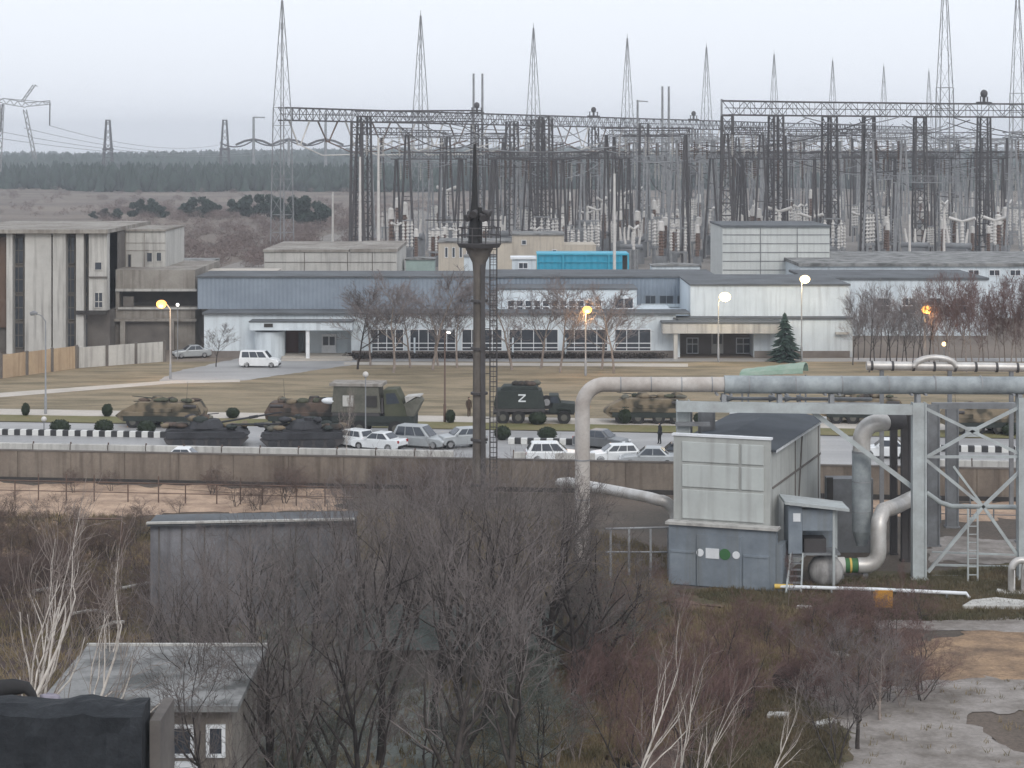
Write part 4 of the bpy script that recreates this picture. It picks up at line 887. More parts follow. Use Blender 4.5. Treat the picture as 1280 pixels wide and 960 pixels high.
# ------------------------------------------------------------------ tall lighting mast
d = 134; s_ = F/d
t = thing('floodlight_mast', 'tall dark concrete mast with a round railed platform and ladder in the middle', 'mast', (X(599, d), d, 0))
zpf = Z(304, d); w = MB(); zs = [0, 4, zpf-2.2, zpf-1.3, zpf-.3]; rs = [.49, .44, .39, .46, .95]
w.path([(0, 0, z) for z in zs], rs, 16); w.build('shaft', mat('mast_concrete', (.17, .15, .13), .9, (.09, .078, .07), .6, .6, streak=(.035, .03, .028)), t)
w = MB()
for z in (1.5, 4.5, 7.6, 10.6, 13.8): w.tube((0, 0, z), (0, 0, z+.16), .58, n=16)
w.box((.12, -.56, .5), (.4, -.3, zpf-1.4)); w.build('band', M_steeld, t)  # upright strip: cable tray, with the ladder's shadow put into its dark colour
w = MB(); w.tube((0, 0, zpf-.28), (0, 0, zpf), 1.35, 1.5, n=18); w.build('platform', M_steeld, t)
w = MB()
for z in (.55, 1.05):
    w.path(elbow((0, 0, zpf+z), 1.42, 0, 2*pi, (1, 0, 0), (0, 1, 0), 18), .035, 5, False)
for k in range(10): a = 2*pi*k/10; w.tube((1.42*cos(a), 1.42*sin(a), zpf), (1.42*cos(a), 1.42*sin(a), zpf+1.05), .035, n=5)
w.bar((-3.6, 0, zpf+1.55), (1.5, 0, zpf+1.55), .07); w.build('railing', M_steeld, t)
w = MB(); zt = Z(180, d); w.path([(-.35, 0, zpf), (-.35, 0, zpf+1.6), (-.3, 0, zpf+3.2), (-.3, 0, zt)], [.4, .3, .2, .09], 8); w.tube((0, .1, zpf), (.0, .1, zpf+2.4), .2, n=8); w.build('spike', M_black, t)
for k, a in enumerate((-2.6, -1.9, -1.1, -.4, .8, 2.2)):
    w = MB(); cx_, cy_ = .75*cos(a), .75*sin(a); zc = zpf+1.9+.25*(k % 2)
    w.tube((cx_*.5-.1, cy_*.5, zc), (cx_*1.2-.1, cy_*1.2, zc-.22), .14, .27, n=10); w.bar((-.1, 0, zc-.3), (cx_*.6-.1, cy_*.6, zc-.05), .06); w.build('floodlight', M_steeld, t)
w = MB(); xa, xb = .72, 1.18
for x_ in (xa, xb): w.bar((x_, 0, 0), (x_, 0, zpf), .09); w.bar((x_, .5, 0), (x_, .5, zpf), .08)
z = .3
while z < zpf-.2: w.bar((xa, 0, z), (xb, 0, z), .045); w.bar((xa, 0, z), (xa, .5, z+.3), .035); w.bar((xb, 0, z+.3), (xb, .5, z), .035); z += .34
z = 2.5
while z < zpf-.5:
    w.path([(xa, 0, z), (xa-.0, -.45, z), ((xa+xb)/2, -.62, z), (xb, -.45, z), (xb, 0, z)], .02, 4, False); z += 1.0
for y_, x_ in ((-.45, xa), (-.62, (xa+xb)/2), (-.45, xb)): w.bar((x_, y_, 2.5), (x_, y_, zpf-.5), .03)
for z in (2.8, 6, 9, 12, 15): w.bar((.4, 0, z), (xa, 0, z), .05)
w.build('ladder', M_steeld, t)

# ------------------------------------------------------------------ street lamps
M_lamp = emit('sodium_lamp_glass', (1.0, .42, .09), 2.0)
M_lampw = emit('warm_white_lamp_glass', (1.0, .74, .36), 1.9)
M_lampc = emit('cold_white_lamp_glass', (1.0, .97, .9), 4.0)
def street_lamp(xb, yb, xh, yh, label, m, lit=True, r=.5, power=420, colr=(1, .62, .3), double=False, pole=M_steel):
    gx, gy, _ = G(xb, yb); t = thing('street_lamp', label, 'street lamp', (gx, gy, 0), 0, None)
    zh = Z(yh, gy); dx = X(xh, gy)-gx
    w = MB(); w.path([(0, 0, 0), (0, 0, 1.6), (0, 0, 1.62), (0, 0, zh-.55)] + [(dx*.35, -.05, zh-.05), (dx*.8, -.1, zh+.15)], [.13, .13, .085, .06, .05, .045], 8); w.build('pole', pole, t)
    w = MB(); w.path([(dx*.8-(.1 if dx > 0 else -.1), -.1, zh+.17), (dx, -.1, zh+.2), (dx+(.35 if dx > 0 else -.35), -.1, zh+.14)], [.1, .24, .16], 8); w.build('lamp_head', M_steel, t)
    w = MB()
    if lit: w.ell((dx, -.1, zh), (r*1.1, r, r*.85), 14, 8)  # lit glass drawn oversize, so its glow is put into the shape
    else: w.ell((dx, -.1, zh+.06), (.26, .16, .1), 10, 6)
    w.build('lamp_glass', m if lit else M_porc, t)
    if lit and power:
        L = bpy.data.lights.new('lamp_light', 'POINT'); L.energy = power; L.color = colr; L.shadow_soft_size = .5
        lo = bpy.data.objects.new('lamp_light', L); COL.objects.link(lo); lo.parent = t; lo.location = (dx, -.75, zh-.5)
    return t
street_lamp(213, 474, 202, 380, 'lit orange street lamp in front of the concrete buildings at the left', M_lamp)
street_lamp(57, 518, 43, 394, 'unlit grey street lamp with a bent arm at the far left', M_lamp, False)
street_lamp(732, 470, 734, 387, 'lit orange street lamp in front of the long row of windows', M_lamp, r=.46)
street_lamp(898, 453, 906, 371, 'bright warm white street lamp in front of the wide porch', M_lampw, r=.62, colr=(1, .8, .5))
street_lamp(1002, 451, 1006, 349, 'tallest bright street lamp beside the spruce', M_lampw, r=.55, colr=(1, .8, .5))
street_lamp(1156, 452, 1158, 387, 'lit orange street lamp among the red brown birches', M_lamp, r=.55)
street_lamp(556, 528, 561, 415, 'slim dark street lamp with a small white light left of the mast', M_lampc, r=.16, power=0, pole=M_rust)
for i, (x_, y_, r_, l) in enumerate(((222, 381, .17, 'small white wall lamp glowing right of the orange lamp on the concrete block'), (1180, 430, .26, 'small orange garden lamp low among the birches'))):
    d_ = 228; t = thing('small_lamp', l, 'lamp', (X(x_, d_), d_, 0)); w = MB(); w.tube((0, 0, 0), (0, 0, Z(y_, d_)-r_), .05, n=6); w.build('pole', M_steel, t)
    w = MB(); w.ell((0, 0, Z(y_, d_)), (r_, r_, r_), 10, 7); w.build('globe', (M_lampc, M_lampw)[i], t)
for i, (x_, yb_, yg) in enumerate(((55, 541, 524), (457, 556, 468))):
    gx, gy, _ = G(x_, yb_); t = thing('globe_lamp', ('short white globe lamp by the painted kerb at the left', 'tall thin globe lamp in front of the big army truck')[i], 'lamp', (gx, gy, 0))
    w = MB(); w.tube((0, 0, 0), (0, 0, Z(yg, gy)-.2), .05, n=6); w.build('pole', M_steel, t); w = MB(); w.ell((0, 0, Z(yg, gy)), (.24, .24, .24), 12, 8); w.build('globe', M_porc, t)

# ------------------------------------------------------------------ switchyard
def lattice(mb, z0, z1, w0, w1, n, r, dx=0, cap=True, horiz=True):
    for k in range(n):
        a, b_ = k/n, (k+1)/n; za, zb = z0+(z1-z0)*a, z0+(z1-z0)*b_; wa, wb = (w0+(w1-w0)*a)/2, (w0+(w1-w0)*b_)/2
        c = [(-1, -1), (1, -1), (1, 1), (-1, 1)]
        for i in range(4):
            p, q = c[i], c[(i+1) % 4]
            mb.bar((p[0]*wa, p[1]*wa, za), (p[0]*wb, p[1]*wb, zb), r*2.1)
            if k % 2: mb.bar((p[0]*wa, p[1]*wa, za), (q[0]*wb, q[1]*wb, zb), r*.7)
            else: mb.bar((q[0]*wa, q[1]*wa, za), (p[0]*wb, p[1]*wb, zb), r*.7)
            if horiz: mb.bar((p[0]*wb, p[1]*wb, zb), (q[0]*wb, q[1]*wb, zb), r)
def hbeam(mb, p, q, hh, wd, n, r, walkway=False):
    p, q = Vector(p), Vector(q); d = (q-p).normalized(); s = Vector((-d.y, d.x, 0))*(wd/2); u = Vector((0, 0, hh))
    ch = [(-s, 0), (s, 0), (-s, 1), (s, 1)]
    for sd, k in ch: mb.bar(p+sd+u*k, q+sd+u*k, r*1.7)
    for k in range(n):
        a, b_ = p.lerp(q, k/n), p.lerp(q, (k+1)/n)
        for sd in (-s, s): mb.bar(a+sd, b_+sd+u, r*.6) if k % 2 else mb.bar(a+sd+u, b_+sd, r*.6); mb.bar(b_+sd, b_+sd+u, r*.5)
        mb.bar(a-s, b_+s, r*.8); mb.bar(a-s+u, b_+s+u, r*.8)
    if walkway: mb.bar(p+u*.5, q+u*.5, .6, .15)
ua = Vector((30.5, 54, 0)).normalized(); ub = Vector((ua.y, -ua.x, 0)); A0 = Vector((-54.7, 476, 0)); YZ = atan2(ua.y, ua.x)
# lightning masts of the long gantry
m_ = MB(); lattice(m_, 0, 34, 4.0, 3.0, 8, .10); lattice_me = m_.build('tower', M_steel, None)
m2 = MB(); lattice(m2, 34, 50, 2.9, 1.3, 3, .075, horiz=False); lattice(m2, 50, 59.5, 1.3, .2, 2, .075, horiz=False); m2.tube((0, 0, 59.5), (0, 0, 61), .12, .05, 5); sp = m2.build('spire', M_steel, None)
proto = thing('lightning_mast', 'x', 'lattice mast', (0, 0, 0)); lattice_me.parent = proto; sp.parent = proto
for k in range(9):
    P = A0 + ua*62*k
    lab = ('tallest lattice lightning mast at the left end of the long gantry' if k == 0 else '%s pointed lattice mast from the left along the long gantry' % ORD[k])
    if k == 0: t = proto; t['label'] = lab; t.location = P; t['group'] = 'lightning masts of the long gantry'; t.rotation_euler = (0, 0, YZ)
    else: t = dup(proto, P, YZ, lab)
for i, (x_, d_, s) in enumerate(((1181, 455, 1.12), (1272, 500, 1.12))):
    dup(proto, (X(x_, d_), d_, 0), YZ, ('very tall lattice lightning mast above the right gantry', 'very tall lattice lightning mast at the right edge')[i], (1, 1, s), 'lightning masts of the right gantry')
# beams of the long gantry
bm = MB(); hbeam(bm, (0, 0, 31), (62, 0, 31), 3.0, 2.2, 22, .19, True); bmo = bm.build('truss', M_steeld, None)
for k in range(8):
    P = A0 + ua*62*k; t = thing('gantry_beam', '%s dark lattice beam span from the left of the long gantry' % ORD[k], 'lattice beam', P, YZ, 'beam spans of the long gantry')
    o = bmo if k == 0 else bmo.copy()
    if k: COL.objects.link(o)
    o.parent = t
    for j in range(5):
        if not k:
            w = MB(); xx = 7+j*12; zc = 25.2+(j % 2)*.8
            for s in (-1, 1): w.tube((xx+s*4.2, 0, 30.9), (xx+s*.5, 0, zc), .24, .18, 6)
            w.bar((xx-.8, 0, zc), (xx+.8, 0, zc), .4); w.path([(xx, 0, zc), (xx+2.5, -5, zc-2.6), (xx+6, -12, zc-2.4), (xx+10, -20, zc+.5)], .16, 5)
            vi_ = w.build('insulator_string', (M_porc, M_porcb)[j % 2], t); VI = (VI if j else [])+[vi_]
        else: c_ = VI[j].copy(); COL.objects.link(c_); c_.parent = t
# mid columns with lamps on the gantry
c1 = MB(); lattice(c1, 0, 31, 3.0, 2.2, 12, .17); c1o = c1.build('column', M_steeld, None)
c2 = MB(); c2.box((-2, -1.2, 34.1), (2, 1.2, 34.5)); c2.tube((0, 0, 34.5), (0, 0, 35.6), .35, n=8); c2.ell((0, 0, 36.3), (.8, .8, .9), 10, 7); c2.bar((-2.6, 0, 35.6), (-2.6, 0, 34.4), .25); c2.bar((2.6, 0, 35.6), (2.6, 0, 34.4), .25); c2.bar((-3, 0, 35.6), (3, 0, 35.6), .14)
c2o = c2.build('lamp_platform', M_steeld, None)
t0 = thing('gantry_column', 'x', 'lattice column', (0, 0, 0)); c1o.parent = t0; c2o.parent = t0
spots = []
for x_ in (596, 742, 867):
    # on the gantry line: x = A0.x+ua.x*s, y= A0.y+ua.y*s ; solve for s
    k = (x_-CX)/F; s = (k*A0.y - A0.x)/(ua.x - k*ua.y); spots.append(A0+ua*s)
spots.append(Vector((X(1230, 440), 440, 0)))
names = ('dark lattice column with a lamp platform just behind the concrete mast', 'dark lattice column with a lamp platform above the cyan cabin', 'dark lattice column with a lamp platform left of the panel tower', 'dark lattice column with a lamp platform near the right edge')
for i, P in enumerate(spots):
    if i == 0: t0.location = P; t0.rotation_euler = (0, 0, YZ); t0['label'] = names[0]; t0['group'] = 'gantry columns with lamp platforms'
    else: dup(t0, P, YZ, names[i])
# left end portal beam and column row (perpendicular branch towards the camera)
E = Vector((X(446, 425), 425, 0))
t = thing('end_portal', 'lattice end portal with pale posts at the left end of the switchyard', 'lattice portal', (0, 0, 0))
w = MB(); hbeam(w, (E.x, E.y, 29.8), (X(600, 440), 440, 30.2), 2.4, 2.0, 12, .17, True); w.build('beam', M_steeld, t)
o = c1o.copy(); COL.objects.link(o); o.parent = t; o.location = E; o.scale = (1, 1, .96)
# right gantry
Rp = [Vector((X(907, 415), 415, 0)), Vector((X(1000, 425), 425, 0)), Vector((X(1090, 432), 432, 0)), Vector((X(1181, 440), 440, 0)), Vector((X(1310, 445), 445, 0))]
for k in range(4):
    t = thing('right_gantry_beam', '%s dark lattice beam span from the left of the right gantry' % ORD[k], 'lattice beam', Rp[k], 0, 'beam spans of the right gantry')
    w = MB(); q = Rp[k+1]-Rp[k]; hbeam(w, (0, 0, 31.2), (q.x, q.y, 31.2), 2.9, 2.2, max(6, int(q.length/2.6)), .18, True); w.build('truss', M_steeld, t)
for i, (x_, d_) in enumerate(((909, 415), (970, 420), (1037, 428), (1086, 432), (1150, 438), (455, 428), (672, 470), (682, 430), (805, 540), (640, 500))):
    dup(t0, (X(x_, d_), d_, 0), i*.4, '%s tall dark lattice column without lamp, counted from the left' % ORD[[0, 1, 2, 3, 4, 5, 6, 7, 8, 9][i]] if False else 'plain dark lattice column of the switchyard, %s' % ('left of the tall pale tower', 'above the tall pale tower', 'at the right corner of the pale tower', 'above the long flat building', 'left of the right tall spire', 'beside the pale poles at the left', 'left of the cyan cabin, farther one', 'left of the cyan cabin, nearer one', 'right of the cyan cabin', 'right of the concrete mast')[i], group='plain dark gantry columns')
    # those have no lamp platform
    last = [o for o in bpy.data.objects if o.name.startswith('gantry_column')][-1]
for o in list(bpy.data.objects):
    if o.parent and o.parent.get('group') == 'plain dark gantry columns' and o.name.startswith('lamp_platform'): bpy.data.objects.remove(o)
# inner portals: pale galvanised frames with hanging insulators
def portal(h, wd, m, mi, seed):
    t = thing('switchyard_portal', 'x', 'portal frame'); w = MB()
    R = random.Random(seed)
    for s in (-1, 1):
        w = MB()
        # A-shaped column of two slender legs
        for k in (-1, 1):
            w.bar((s*wd/2, k*1.9, 0), (s*wd/2, k*.35, h), .34)
        for z in (.25, .5, .75): a = 1.9*(1-z)+.35*z; w.bar((s*wd/2, -a, h*z), (s*wd/2, a, h*z), .16)
        w.build('column', m, t)
    w = MB(); hbeam(w, (-wd/2-1, 0, h), (wd/2+1, 0, h), 1.4, 1.2, 10, .11); w.build('beam', m, t)
    for k in range(3):
        x_ = -wd/2+wd*(k+.5)/3; w = MB()
        for j in range(9): w.tube((x_, 0, h-.4-j*.42), (x_, 0, h-.62-j*.42), .34, .15, n=6)
        w.tube((x_, 0, h), (x_, 0, h-4.4), .06, n=4); w.build('insulator_string', mi, t)
    return t
ppro = [portal(21, 17, M_steel, M_porc, 1), portal(26, 20, M_steel, M_porcb, 2), portal(17, 14, M_steel, M_porc, 3), portal(22, 16, M_steeld, M_porcb, 4), portal(27, 18, M_steeld, M_porc, 5)]
used = [False]*5; R = random.Random(12); cnt = 0; cand = []
for bi, bb in enumerate((8, 22, 40, 60, 82, 104, 126, 150, 172, 196, 222)):
    for ai in range(-4, 15):
        P = A0+ub*bb+ua*(ai*24+R.uniform(-7, 7)); 
        if P.y < 398 or P.y > 880: continue
        px = CX+P.x/P.y*F
        if px < 470 or px > 1320: continue
        cand.append(P)
cand.sort(key=lambda p: p.y)
cand = cand[:150]
PM = [M_steel, M_steeld, M_rackd]
order = sorted(range(len(cand)), key=lambda i: cand[i].x/cand[i].y)
for rank, i in enumerate(order):
    P = cand[i]; k = R.choice((0, 1, 2, 3, 3, 4)); near = P.y < 560
    t = ppro[k]
    if used[k]: t = copy_tree(t)
    used[k] = True; t.location = P; t.rotation_euler = (0, 0, YZ-pi/2 + (pi/2 if R.random() < .3 else 0))
    t['label'] = ('pale' if k < 3 else 'dark')+' portal frame standing within the crowded switchyard'; t['group'] = ('galvanised' if k < 3 else 'dark painted')+' portal frames filling the switchyard'
# tall pale posts
pp = MB(); pp.tube((0, 0, 0), (0, 0, 25.5), .34, .2, 10); ppo = pp.build('post', M_porc, None)
t = thing('pale_pole', 'x', 'pole'); ppo.parent = t
first = True
for i, (x_, d_, yt) in enumerate(((450, 375, 196), (473, 378, 172), (768, 262, 217), (416, 430, 240), (1137, 380, 268), (1180, 380, 262))):
    q = t if first else copy_tree(t); first = False
    q.location = (X(x_, d_), d_, 0); q.scale = (1.0 if i < 2 else .9, 1, Z(yt, d_)/25.5) if i != 2 else (.75, .75, Z(yt, d_)/25.5)
    q['label'] = ('pale round pole left of its twin behind the concrete workshop', 'pale round pole right of its twin, the taller of the two', 'tall white pole standing in front of the cyan cabin', 'thin pale pole at the left of the end portal', 'short thick pale pole above the long flat building, left one', 'short thick pale pole above the long flat building, right one')[i]
    q['group'] = 'pale poles'
# apparatus: insulator posts, disconnectors, breakers
def appar(kind):
    t = thing('switchgear', 'x', 'switchgear')
    if kind == 0:     # three tall post insulators on a steel stand
        w = MB()
        for x_ in (-1.4, 1.4): lattice_w = w.bar((x_, 0, 0), (x_, 0, 2.8), .3); 
        w.bar((-1.8, 0, 2.8), (1.8, 0, 2.8), .35); w.build('stand', M_steel, t)
        for x_ in (-1.4, 0, 1.4):
            w = MB(); w.tube((x_, 0, 2.9), (x_, 0, 6.8), .16, n=6)
            for j in range(7): w.tube((x_, 0, 3.2+j*.5), (x_, 0, 3.4+j*.5), .34, .2, n=8)
            w.build('insulator', M_porc, t)
        w = MB(); w.bar((-1.6, 0, 6.95), (1.6, 0, 6.95), .18); w.build('contact_arm', M_steel, t)
    elif kind == 1:   # breaker with cap
        w = MB(); w.box((-.7, -.7, 0), (.7, .7, 2.2)); w.build('base', M_rackd, t)
        w = MB(); w.tube((0, 0, 2.2), (0, 0, 6.4), .42, .3, 10)
        for j in range(8): w.tube((0, 0, 2.4+j*.5), (0, 0, 2.6+j*.5), .58, .4, n=10)
        w.build('insulator', M_porcb, t); w = MB(); w.tube((0, 0, 6.4), (0, 0, 7.6), .6, .5, 10); w.ell((0, 0, 7.7), (.5, .5, .35), 10, 6); w.build('head', M_porc, t)
    elif kind == 2:   # T breaker
        w = MB(); lattice(w, 0, 4, 1.2, 1.0, 2, .14); w.build('stand', M_steel, t)
        w = MB(); w.tube((0, 0, 4), (0, 0, 8), .28, n=8); 
        for j in range(6): w.tube((0, 0, 4.3+j*.6), (0, 0, 4.5+j*.6), .42, .3, n=8)
        w.build('insulator', M_porc, t); w = MB(); w.tube((-2.2, 0, 8.7), (0, 0, 8.1), .3, .22, n=8); w.tube((2.2, 0, 8.7), (0, 0, 8.1), .3, .22, n=8); w.build('chamber', M_porc, t)
    else:
        w = MB(); w.box((-1.8, -1.2, .5), (1.8, 1.2, 3.2)); w.tube((-2.2, 0, 3.6), (2.2, 0, 3.6), .5, n=10); w.build('tank', M_rackd, t)
        for x_ in (-1.2, 0, 1.2): w = MB(); w.tube((x_, 0, 3.2), (x_*1.4, 0, 6.2), .28, .14, n=8); w.build('bushing', M_porc, t)
    return t
ap = [appar(i) for i in range(4)]; ua_ = [False]*4
labs = ('row of pale post insulators on a steel stand within the switchyard', 'thick brown insulator column with pale head within the switchyard', 'T shaped pale circuit breaker within the switchyard', 'oil filled apparatus with three bushings within the switchyard')
R = random.Random(77); n = 0
while n < 290:
    y_ = D(R.uniform(268, 336)) if n > 90 else D(R.uniform(296, 338)); x_ = X(R.uniform(470, 1300), y_)
    rel = Vector((x_, y_, 0))-A0
    if rel.dot(ub) < -14 + (40 if x_ < -60 else 0) and y_ > 450: n += 1; continue
    k = R.choice((0, 0, 0, 1, 1, 2, 3)); t = ap[k] if not ua_[k] else copy_tree(ap[k]); ua_[k] = True
    t.location = (x_, y_, 0); t.rotation_euler = (0, 0, YZ+R.choice((0, pi/2))); s = R.uniform(.85, 1.35); t.scale = (s, s, s*R.uniform(.9, 1.25))
    t['label'] = labs[k]; t['group'] = ('post insulator rows', 'brown insulator columns', 'T shaped breakers', 'oil filled apparatus')[k]; n += 1
# conductors
def wire(name, p, q, sag, r=.06, n=10):
    p, q = Vector(p), Vector(q); P = []
    for k in range(n+1): t_ = k/n; v = p.lerp(q, t_); v.z -= sag*4*t_*(1-t_); P.append(v)
    m = MB(); m.path(P, r, 4, False); return m
R = random.Random(5)
t = None
for k in range(190):
    b0 = R.choice((0, 22, 40, 60, 82, 104, 126, 150, 172)); a0_ = R.uniform(-60, 330)
    p = A0+ub*b0+ua*a0_; p.z = R.choice((21, 25, 31)); q = p+ub*R.choice((22, 40, 44)) ; q.z = R.choice((21, 25, 31))
    if R.random() < .35: q = p+ua*R.uniform(30, 60); q.z = p.z
    if R.random() < .25: q = p+ub*R.uniform(8, 22); q.z = p.z-R.uniform(5, 14)
    if p.y < 405 or q.y < 405 or min(p.x/p.y, q.x/q.y) < -.078: continue
    m = wire('c', p, q, R.uniform(1.5, 4.5), .11); o = m.build('busbar_wire', M_steel if k % 2 else M_steeld, None)
    tag(o, 'sagging conductor strung between portals within the switchyard', 'wire', 'conductors of the switchyard')
for k in range(4):
    m = wire('c', A0+Vector((0, 0, 36+k*.8)), A0+ua*500+Vector((0, 0, 36+k*.8)), 1.2, .07, 24)
# distant pylons on the left
t = thing('guyed_portal_pylon', 'big pale guyed pylon with a wide crossarm and a hooked peak at the far left', 'pylon', (0, 0, 0)); d = 1000
def PT(x, y, dy=0): return (X(x, d), d+dy, Z(y, d))
def lat2(mb, p, q, w0, n, r):
    p, q = Vector(p), Vector(q)
    for k in range(n):
        a, b_ = p.lerp(q, k/n), p.lerp(q, (k+1)/n); o_ = Vector((w0/2, 0, 0))
        if abs((q-p).normalized().z) < .6: o_ = Vector((0, 0, w0/2))
        mb.bar(a-o_, b_-o_, r); mb.bar(a+o_, b_+o_, r); mb.bar(a-o_, b_+o_, r*.8) if k % 2 else mb.bar(a+o_, b_-o_, r*.8)
w = MB(); lat2(w, PT(44, 200), PT(31, 137), 1.6, 9, .45); lat2(w, PT(-1, 215), PT(3, 130), 1.6, 10, .45); w.build('leg', M_steel, t)
w = MB(); lat2(w, PT(-35, 125), PT(3, 126), 1.6, 6, .4); lat2(w, PT(3, 126), PT(32, 131), 2.6, 6, .4); lat2(w, PT(32, 131), PT(63, 128), 1.8, 6, .4); w.bar(PT(3, 123), PT(62, 128), .35); w.build('crossarm', M_steel, t)
w = MB(); lat2(w, PT(28, 127), PT(43, 106), 1.4, 5, .4); w.bar(PT(43, 106), PT(47, 108), .4); w.build('peak', M_steel, t)
w = MB(); w.bar(PT(62.5, 128), PT(62, 157), .5); w.bar(PT(3, 130), PT(1, 165), .5); w.build('insulator_string', M_steeld, t)
for i, (x_, d_, yt) in enumerate(((135, 1480, 151), (281, 1480, 151))):
    t = thing('slim_pylon', ('slim dark trapezoid pylon left of its twin above the wood', 'slim dark trapezoid pylon right of its twin above the wood')[i], 'pylon', (X(x_, d_), d_, 0)); w = MB(); lattice(w, 0, Z(187, d_), 8, 5.4, 4, .42); w.build('lower_tower', M_steeld, t)
    w = MB(); lattice(w, Z(187, d_)+.5, Z(yt, d_), 5.2, 2.6, 4, .42, horiz=False); w.build('upper_tower', M_steeld, t); w = MB(); w.box((-3.6, -2.6, Z(188, d_)), (3.6, 2.6, Z(188, d_)+1.8)); w.box((-1.8, -1.8, Z(yt, d_)+.003), (1.8, 1.8, Z(yt, d_)+.8)); w.build('platform', M_steeld, t)
for i, (x_, yt, lp, lab) in enumerate(((317, 146, 'l', 'thin line pole with drooping arms left of the tallest mast'), (361, 172, '', 'short line pole inside the legs of the tallest mast'), (407, 142, 'r', 'thin hooked line pole right of the tallest mast'), (592, 92, '', 'left post of the pair above the concrete mast'), (603, 92, '', 'right post of the pair above the concrete mast'), (828, 108, '', 'left post of the pair right of the third spire'), (836, 108, '', 'right post of the pair right of the third spire'), (797, 125, 'r', 'single short post with a lamp arm right of the third spire'), (902, 124, 'r', 'short post at the start of the right gantry'))):
    d_ = 1300 if i < 3 else 620; sc_ = d_/560 if i < 3 else 1; t = thing('line_pole', lab, 'pole', (X(x_, d_), d_, 0))
    w = MB(); w.tube((0, 0, 0), (0, 0, Z(yt, d_)), .5*sc_, .32*sc_, 6); w.build('post', M_steel, t)
    if i < 3:
        w = MB(); zc = Z(174, d_); w.path([(-5*sc_, 0, zc-1.6*sc_), (-2.5*sc_, 0, zc-.5*sc_), (0, 0, zc), (2.5*sc_, 0, zc-.5*sc_), (5*sc_, 0, zc-1.6*sc_)], .35*sc_, 6); w.build('arms', M_steeld, t)
    if lp: w = MB(); s = -1 if lp == 'l' else 1; w.bar((0, 0, Z(yt, d_)-.3), ((3.2 if i != 2 else 9)*sc_, 0, Z(yt, d_)-.5), .35*sc_); w.build('lamp_arm', M_steel, t)
for i, (a, b_, sg) in enumerate((((317, 175), (361, 175), 1.6), ((361, 175), (407, 175), 1.6), ((407, 175), (447, 178), 1.4), ((275, 178), (317, 175), 1.6), ((447, 178), (492, 176), 1.4), ((492, 176), (540, 176), 1.4))):
    d_ = 1300 if i != 3 else 1300; o = wire('w', (X(a[0], d_), d_, Z(a[1], d_)), (X(b_[0], d_), d_, Z(b_[1], d_)), sg*2.3, .45).build('overhead_wire', M_steeld, None)
    tag(o, '%s thick drooping wire from the left between the thin line poles' % ORD[i], 'wire', 'drooping wires between the line poles')
for i, (y0, y1, x1) in enumerate(((157, 178, 130), (160, 184, 150), (165, 186, 180), (170, 187, 215))):
    d_ = 1000; o = wire('w', (X((62, 30, 3, -20)[i], d_), d_, Z(y0, d_)), (X(x1+150, d_+700), d_+700, Z(y1+2, d_+700)), 7, .13, 14).build('power_line', M_steel, None)
    tag(o, '%s long thin power line from the top sloping away from the guyed pylon' % ORD[i], 'wire', 'power lines of the guyed pylon')
# ------------------------------------------------------------------ vehicles (local +x is forward, wheels on z = 0)
M_tyre = M_black
M_hub = mat('wheel_rim', (.30, .30, .31), .5, (.18, .18, .18), 3, .4)
M_hubm = mat('army_wheel_rim', (.13, .125, .11), .7, (.08, .08, .07), 3, .4)
M_olive = mat('army_olive', (.085, .088, .058), .8, (.05, .054, .036), .7, .5, grain=.15)
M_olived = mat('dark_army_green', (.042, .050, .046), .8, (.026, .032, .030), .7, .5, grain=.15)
M_camo = mat('tan_camouflage', (.20, .16, .11), .85, (.055, .05, .038), .9, 1.0, detail=1, grain=.12)
M_camo2 = mat('brown_camouflage', (.105, .075, .06), .85, (.04, .036, .032), .9, 1.0, detail=1, grain=.12)
M_canvas = mat('grey_green_canvas', (.15, .145, .12), .95, (.085, .085, .07), .6, .6, grain=.15)
M_tank = mat('dark_tank_grey', (.055, .056, .062), .85, (.03, .03, .034), .9, .6, grain=.2)
M_light = mat('headlamp_glass', (.75, .78, .80), .15, (.6, .62, .65), 5, .3)
M_red = mat('tail_lamp', (.35, .02, .02), .3)
def wheels(t, xs, yw, r, wd, rim=.55, hm=None):
    for x in xs:
        for s in (-1, 1):
            w = MB(); w.wheel((x, s*(yw-wd/2), r), r, wd, 18); o = w.build('wheel', M_tyre, t)
            h = MB(); h.wheel((x, s*(yw+.006), r), r*rim, .05, 12); h.build('rim', hm or M_hub, o)
